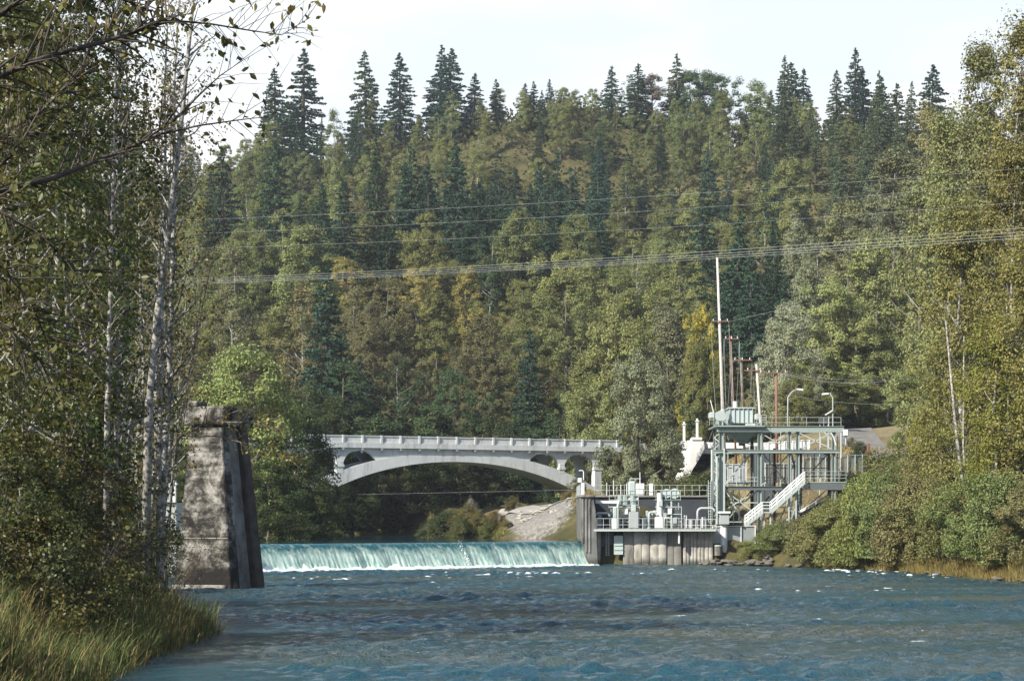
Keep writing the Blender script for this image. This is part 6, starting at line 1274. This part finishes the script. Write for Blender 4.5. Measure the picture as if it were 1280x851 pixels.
def tufts(n, xr, yr, label, col, seed, hm=.7):
    r = np.random.default_rng(seed); x_ = r.uniform(*xr, n); y_ = r.uniform(*yr, n); g = ground(x_, y_); ok = g > UP + .15; x_, y_, g = x_[ok], y_[ok], g[ok]; n = len(g); h = r.uniform(.3, 1, n) * hm; a = r.uniform(0, 6.28, n); w_ = .07
    V = np.stack([np.stack([x_ - np.cos(a) * w_, y_ - np.sin(a) * w_, g - .1], 1), np.stack([x_ + np.cos(a) * w_, y_ + np.sin(a) * w_, g - .1], 1), np.stack([x_ + r.normal(0, .3, n), y_ + r.normal(0, .3, n), g + h], 1)], 1).reshape(-1, 3)
    ob = link('meadow_grass', mesh_np('meadow_grass', V, np.arange(n * 3).reshape(-1, 3), [M['grass']])); ob.color = (*col, 1); tag(ob, label, 'grass', kind='stuff')
tufts(16000, (-14, -1), (272, 300), 'rough grass on the left of the gravel bar', (.17, .17, .06), 3)
tufts(7000, (8, 16), (280, 302), 'dry grass on the mound beside the end wall', (.24, .21, .10), 4)
tufts(20000, (16, 62), (250, 300), 'dry tan grass on the slope behind the tower', (.27, .22, .11), 5, .6)

# --- rocks
m, nt, o = mat('river_rock'); v = coords(nt, 'World'); n1 = noise(nt, v, 1.5, 5, .6); oi = N(nt, 'ShaderNodeObjectInfo')
c = rampn(nt, n1, [(.3, (.10, .095, .085)), (.7, (.26, .25, .23))]); c = mixc(nt, 1.0, c, oi.outputs['Color'], 'MULTIPLY'); principled(nt, o, c, .9, normal=bump(nt, n1, .5, .08), spec=.2); M['rock'] = m
RK = []
for i in range(5):
    bm = icos(None, (1, .85, .75), 60 + i); me = bpy.data.meshes.new('boulder'); bm.to_mesh(me); bm.free(); me.materials.append(M['rock']); RK.append(me)
rr = random.Random(2)
def rock(x, y, s, tint, label, group, z=None):
    ob = link('boulder', RK[rr.randrange(5)]); ob.location = (x, y, (gz(x, y) if z is None else z) + s * .15); ob.scale = (s * rr.uniform(.8, 1.3), s, s * rr.uniform(.6, .95)); ob.rotation_euler = (rr.uniform(-.3, .3), rr.uniform(-.3, .3), rr.uniform(0, 6.28)); ob.color = (*tint, 1); return tag(ob, label, 'boulder', group)
for i in range(60):
    px_ = rr.uniform(874, 965); Y = 232.3 - (px_ - 874) * .06 + rr.uniform(-1.2, 2.0); rock(PX(px_, Y), Y, rr.uniform(.2, .62), (.62, .6, .57), 'dark wet boulder on the water edge below the tower', 'boulders below the tower', max(.0, gz(PX(px_, Y), Y)) + rr.uniform(0, .5))
for i in range(44):
    px_ = rr.uniform(645, 715); Y = 283 + rr.uniform(0, 10); x = PX(px_, Y); rock(x, Y, rr.uniform(.2, .5), (1.7, 1.68, 1.6), 'pale angular riprap rock below the gravel track', 'riprap below the gravel track')
for i in range(26):
    Y = rr.uniform(160, 226); x = float(np.interp(Y, *RB)) + rr.uniform(-.3, .5); rock(x, Y, rr.uniform(.2, .5), (.6, .55, .5), 'brown wet rock under the right bank shrubs', 'rocks along the right bank', rr.uniform(0, .15))

# --- the air: pale haze round the whole place
m, nt, o = mat('haze'); v_ = N(nt, 'ShaderNodeVolumePrincipled', {'Color': (0.86, 0.92, 1.0, 1), 'Density': 0.00012, 'Anisotropy': 0.3}); nt.links.new(v_.outputs[0], o.inputs['Volume'])
hz_ = MB().box(-1310, 1310, -510, 1710, float(GZ.min()) - 1.5, max(200.0, float(GZ.max()) + 45)).build('haze', m); tag(hz_, 'thin pale haze in the valley air', 'haze', kind='stuff')
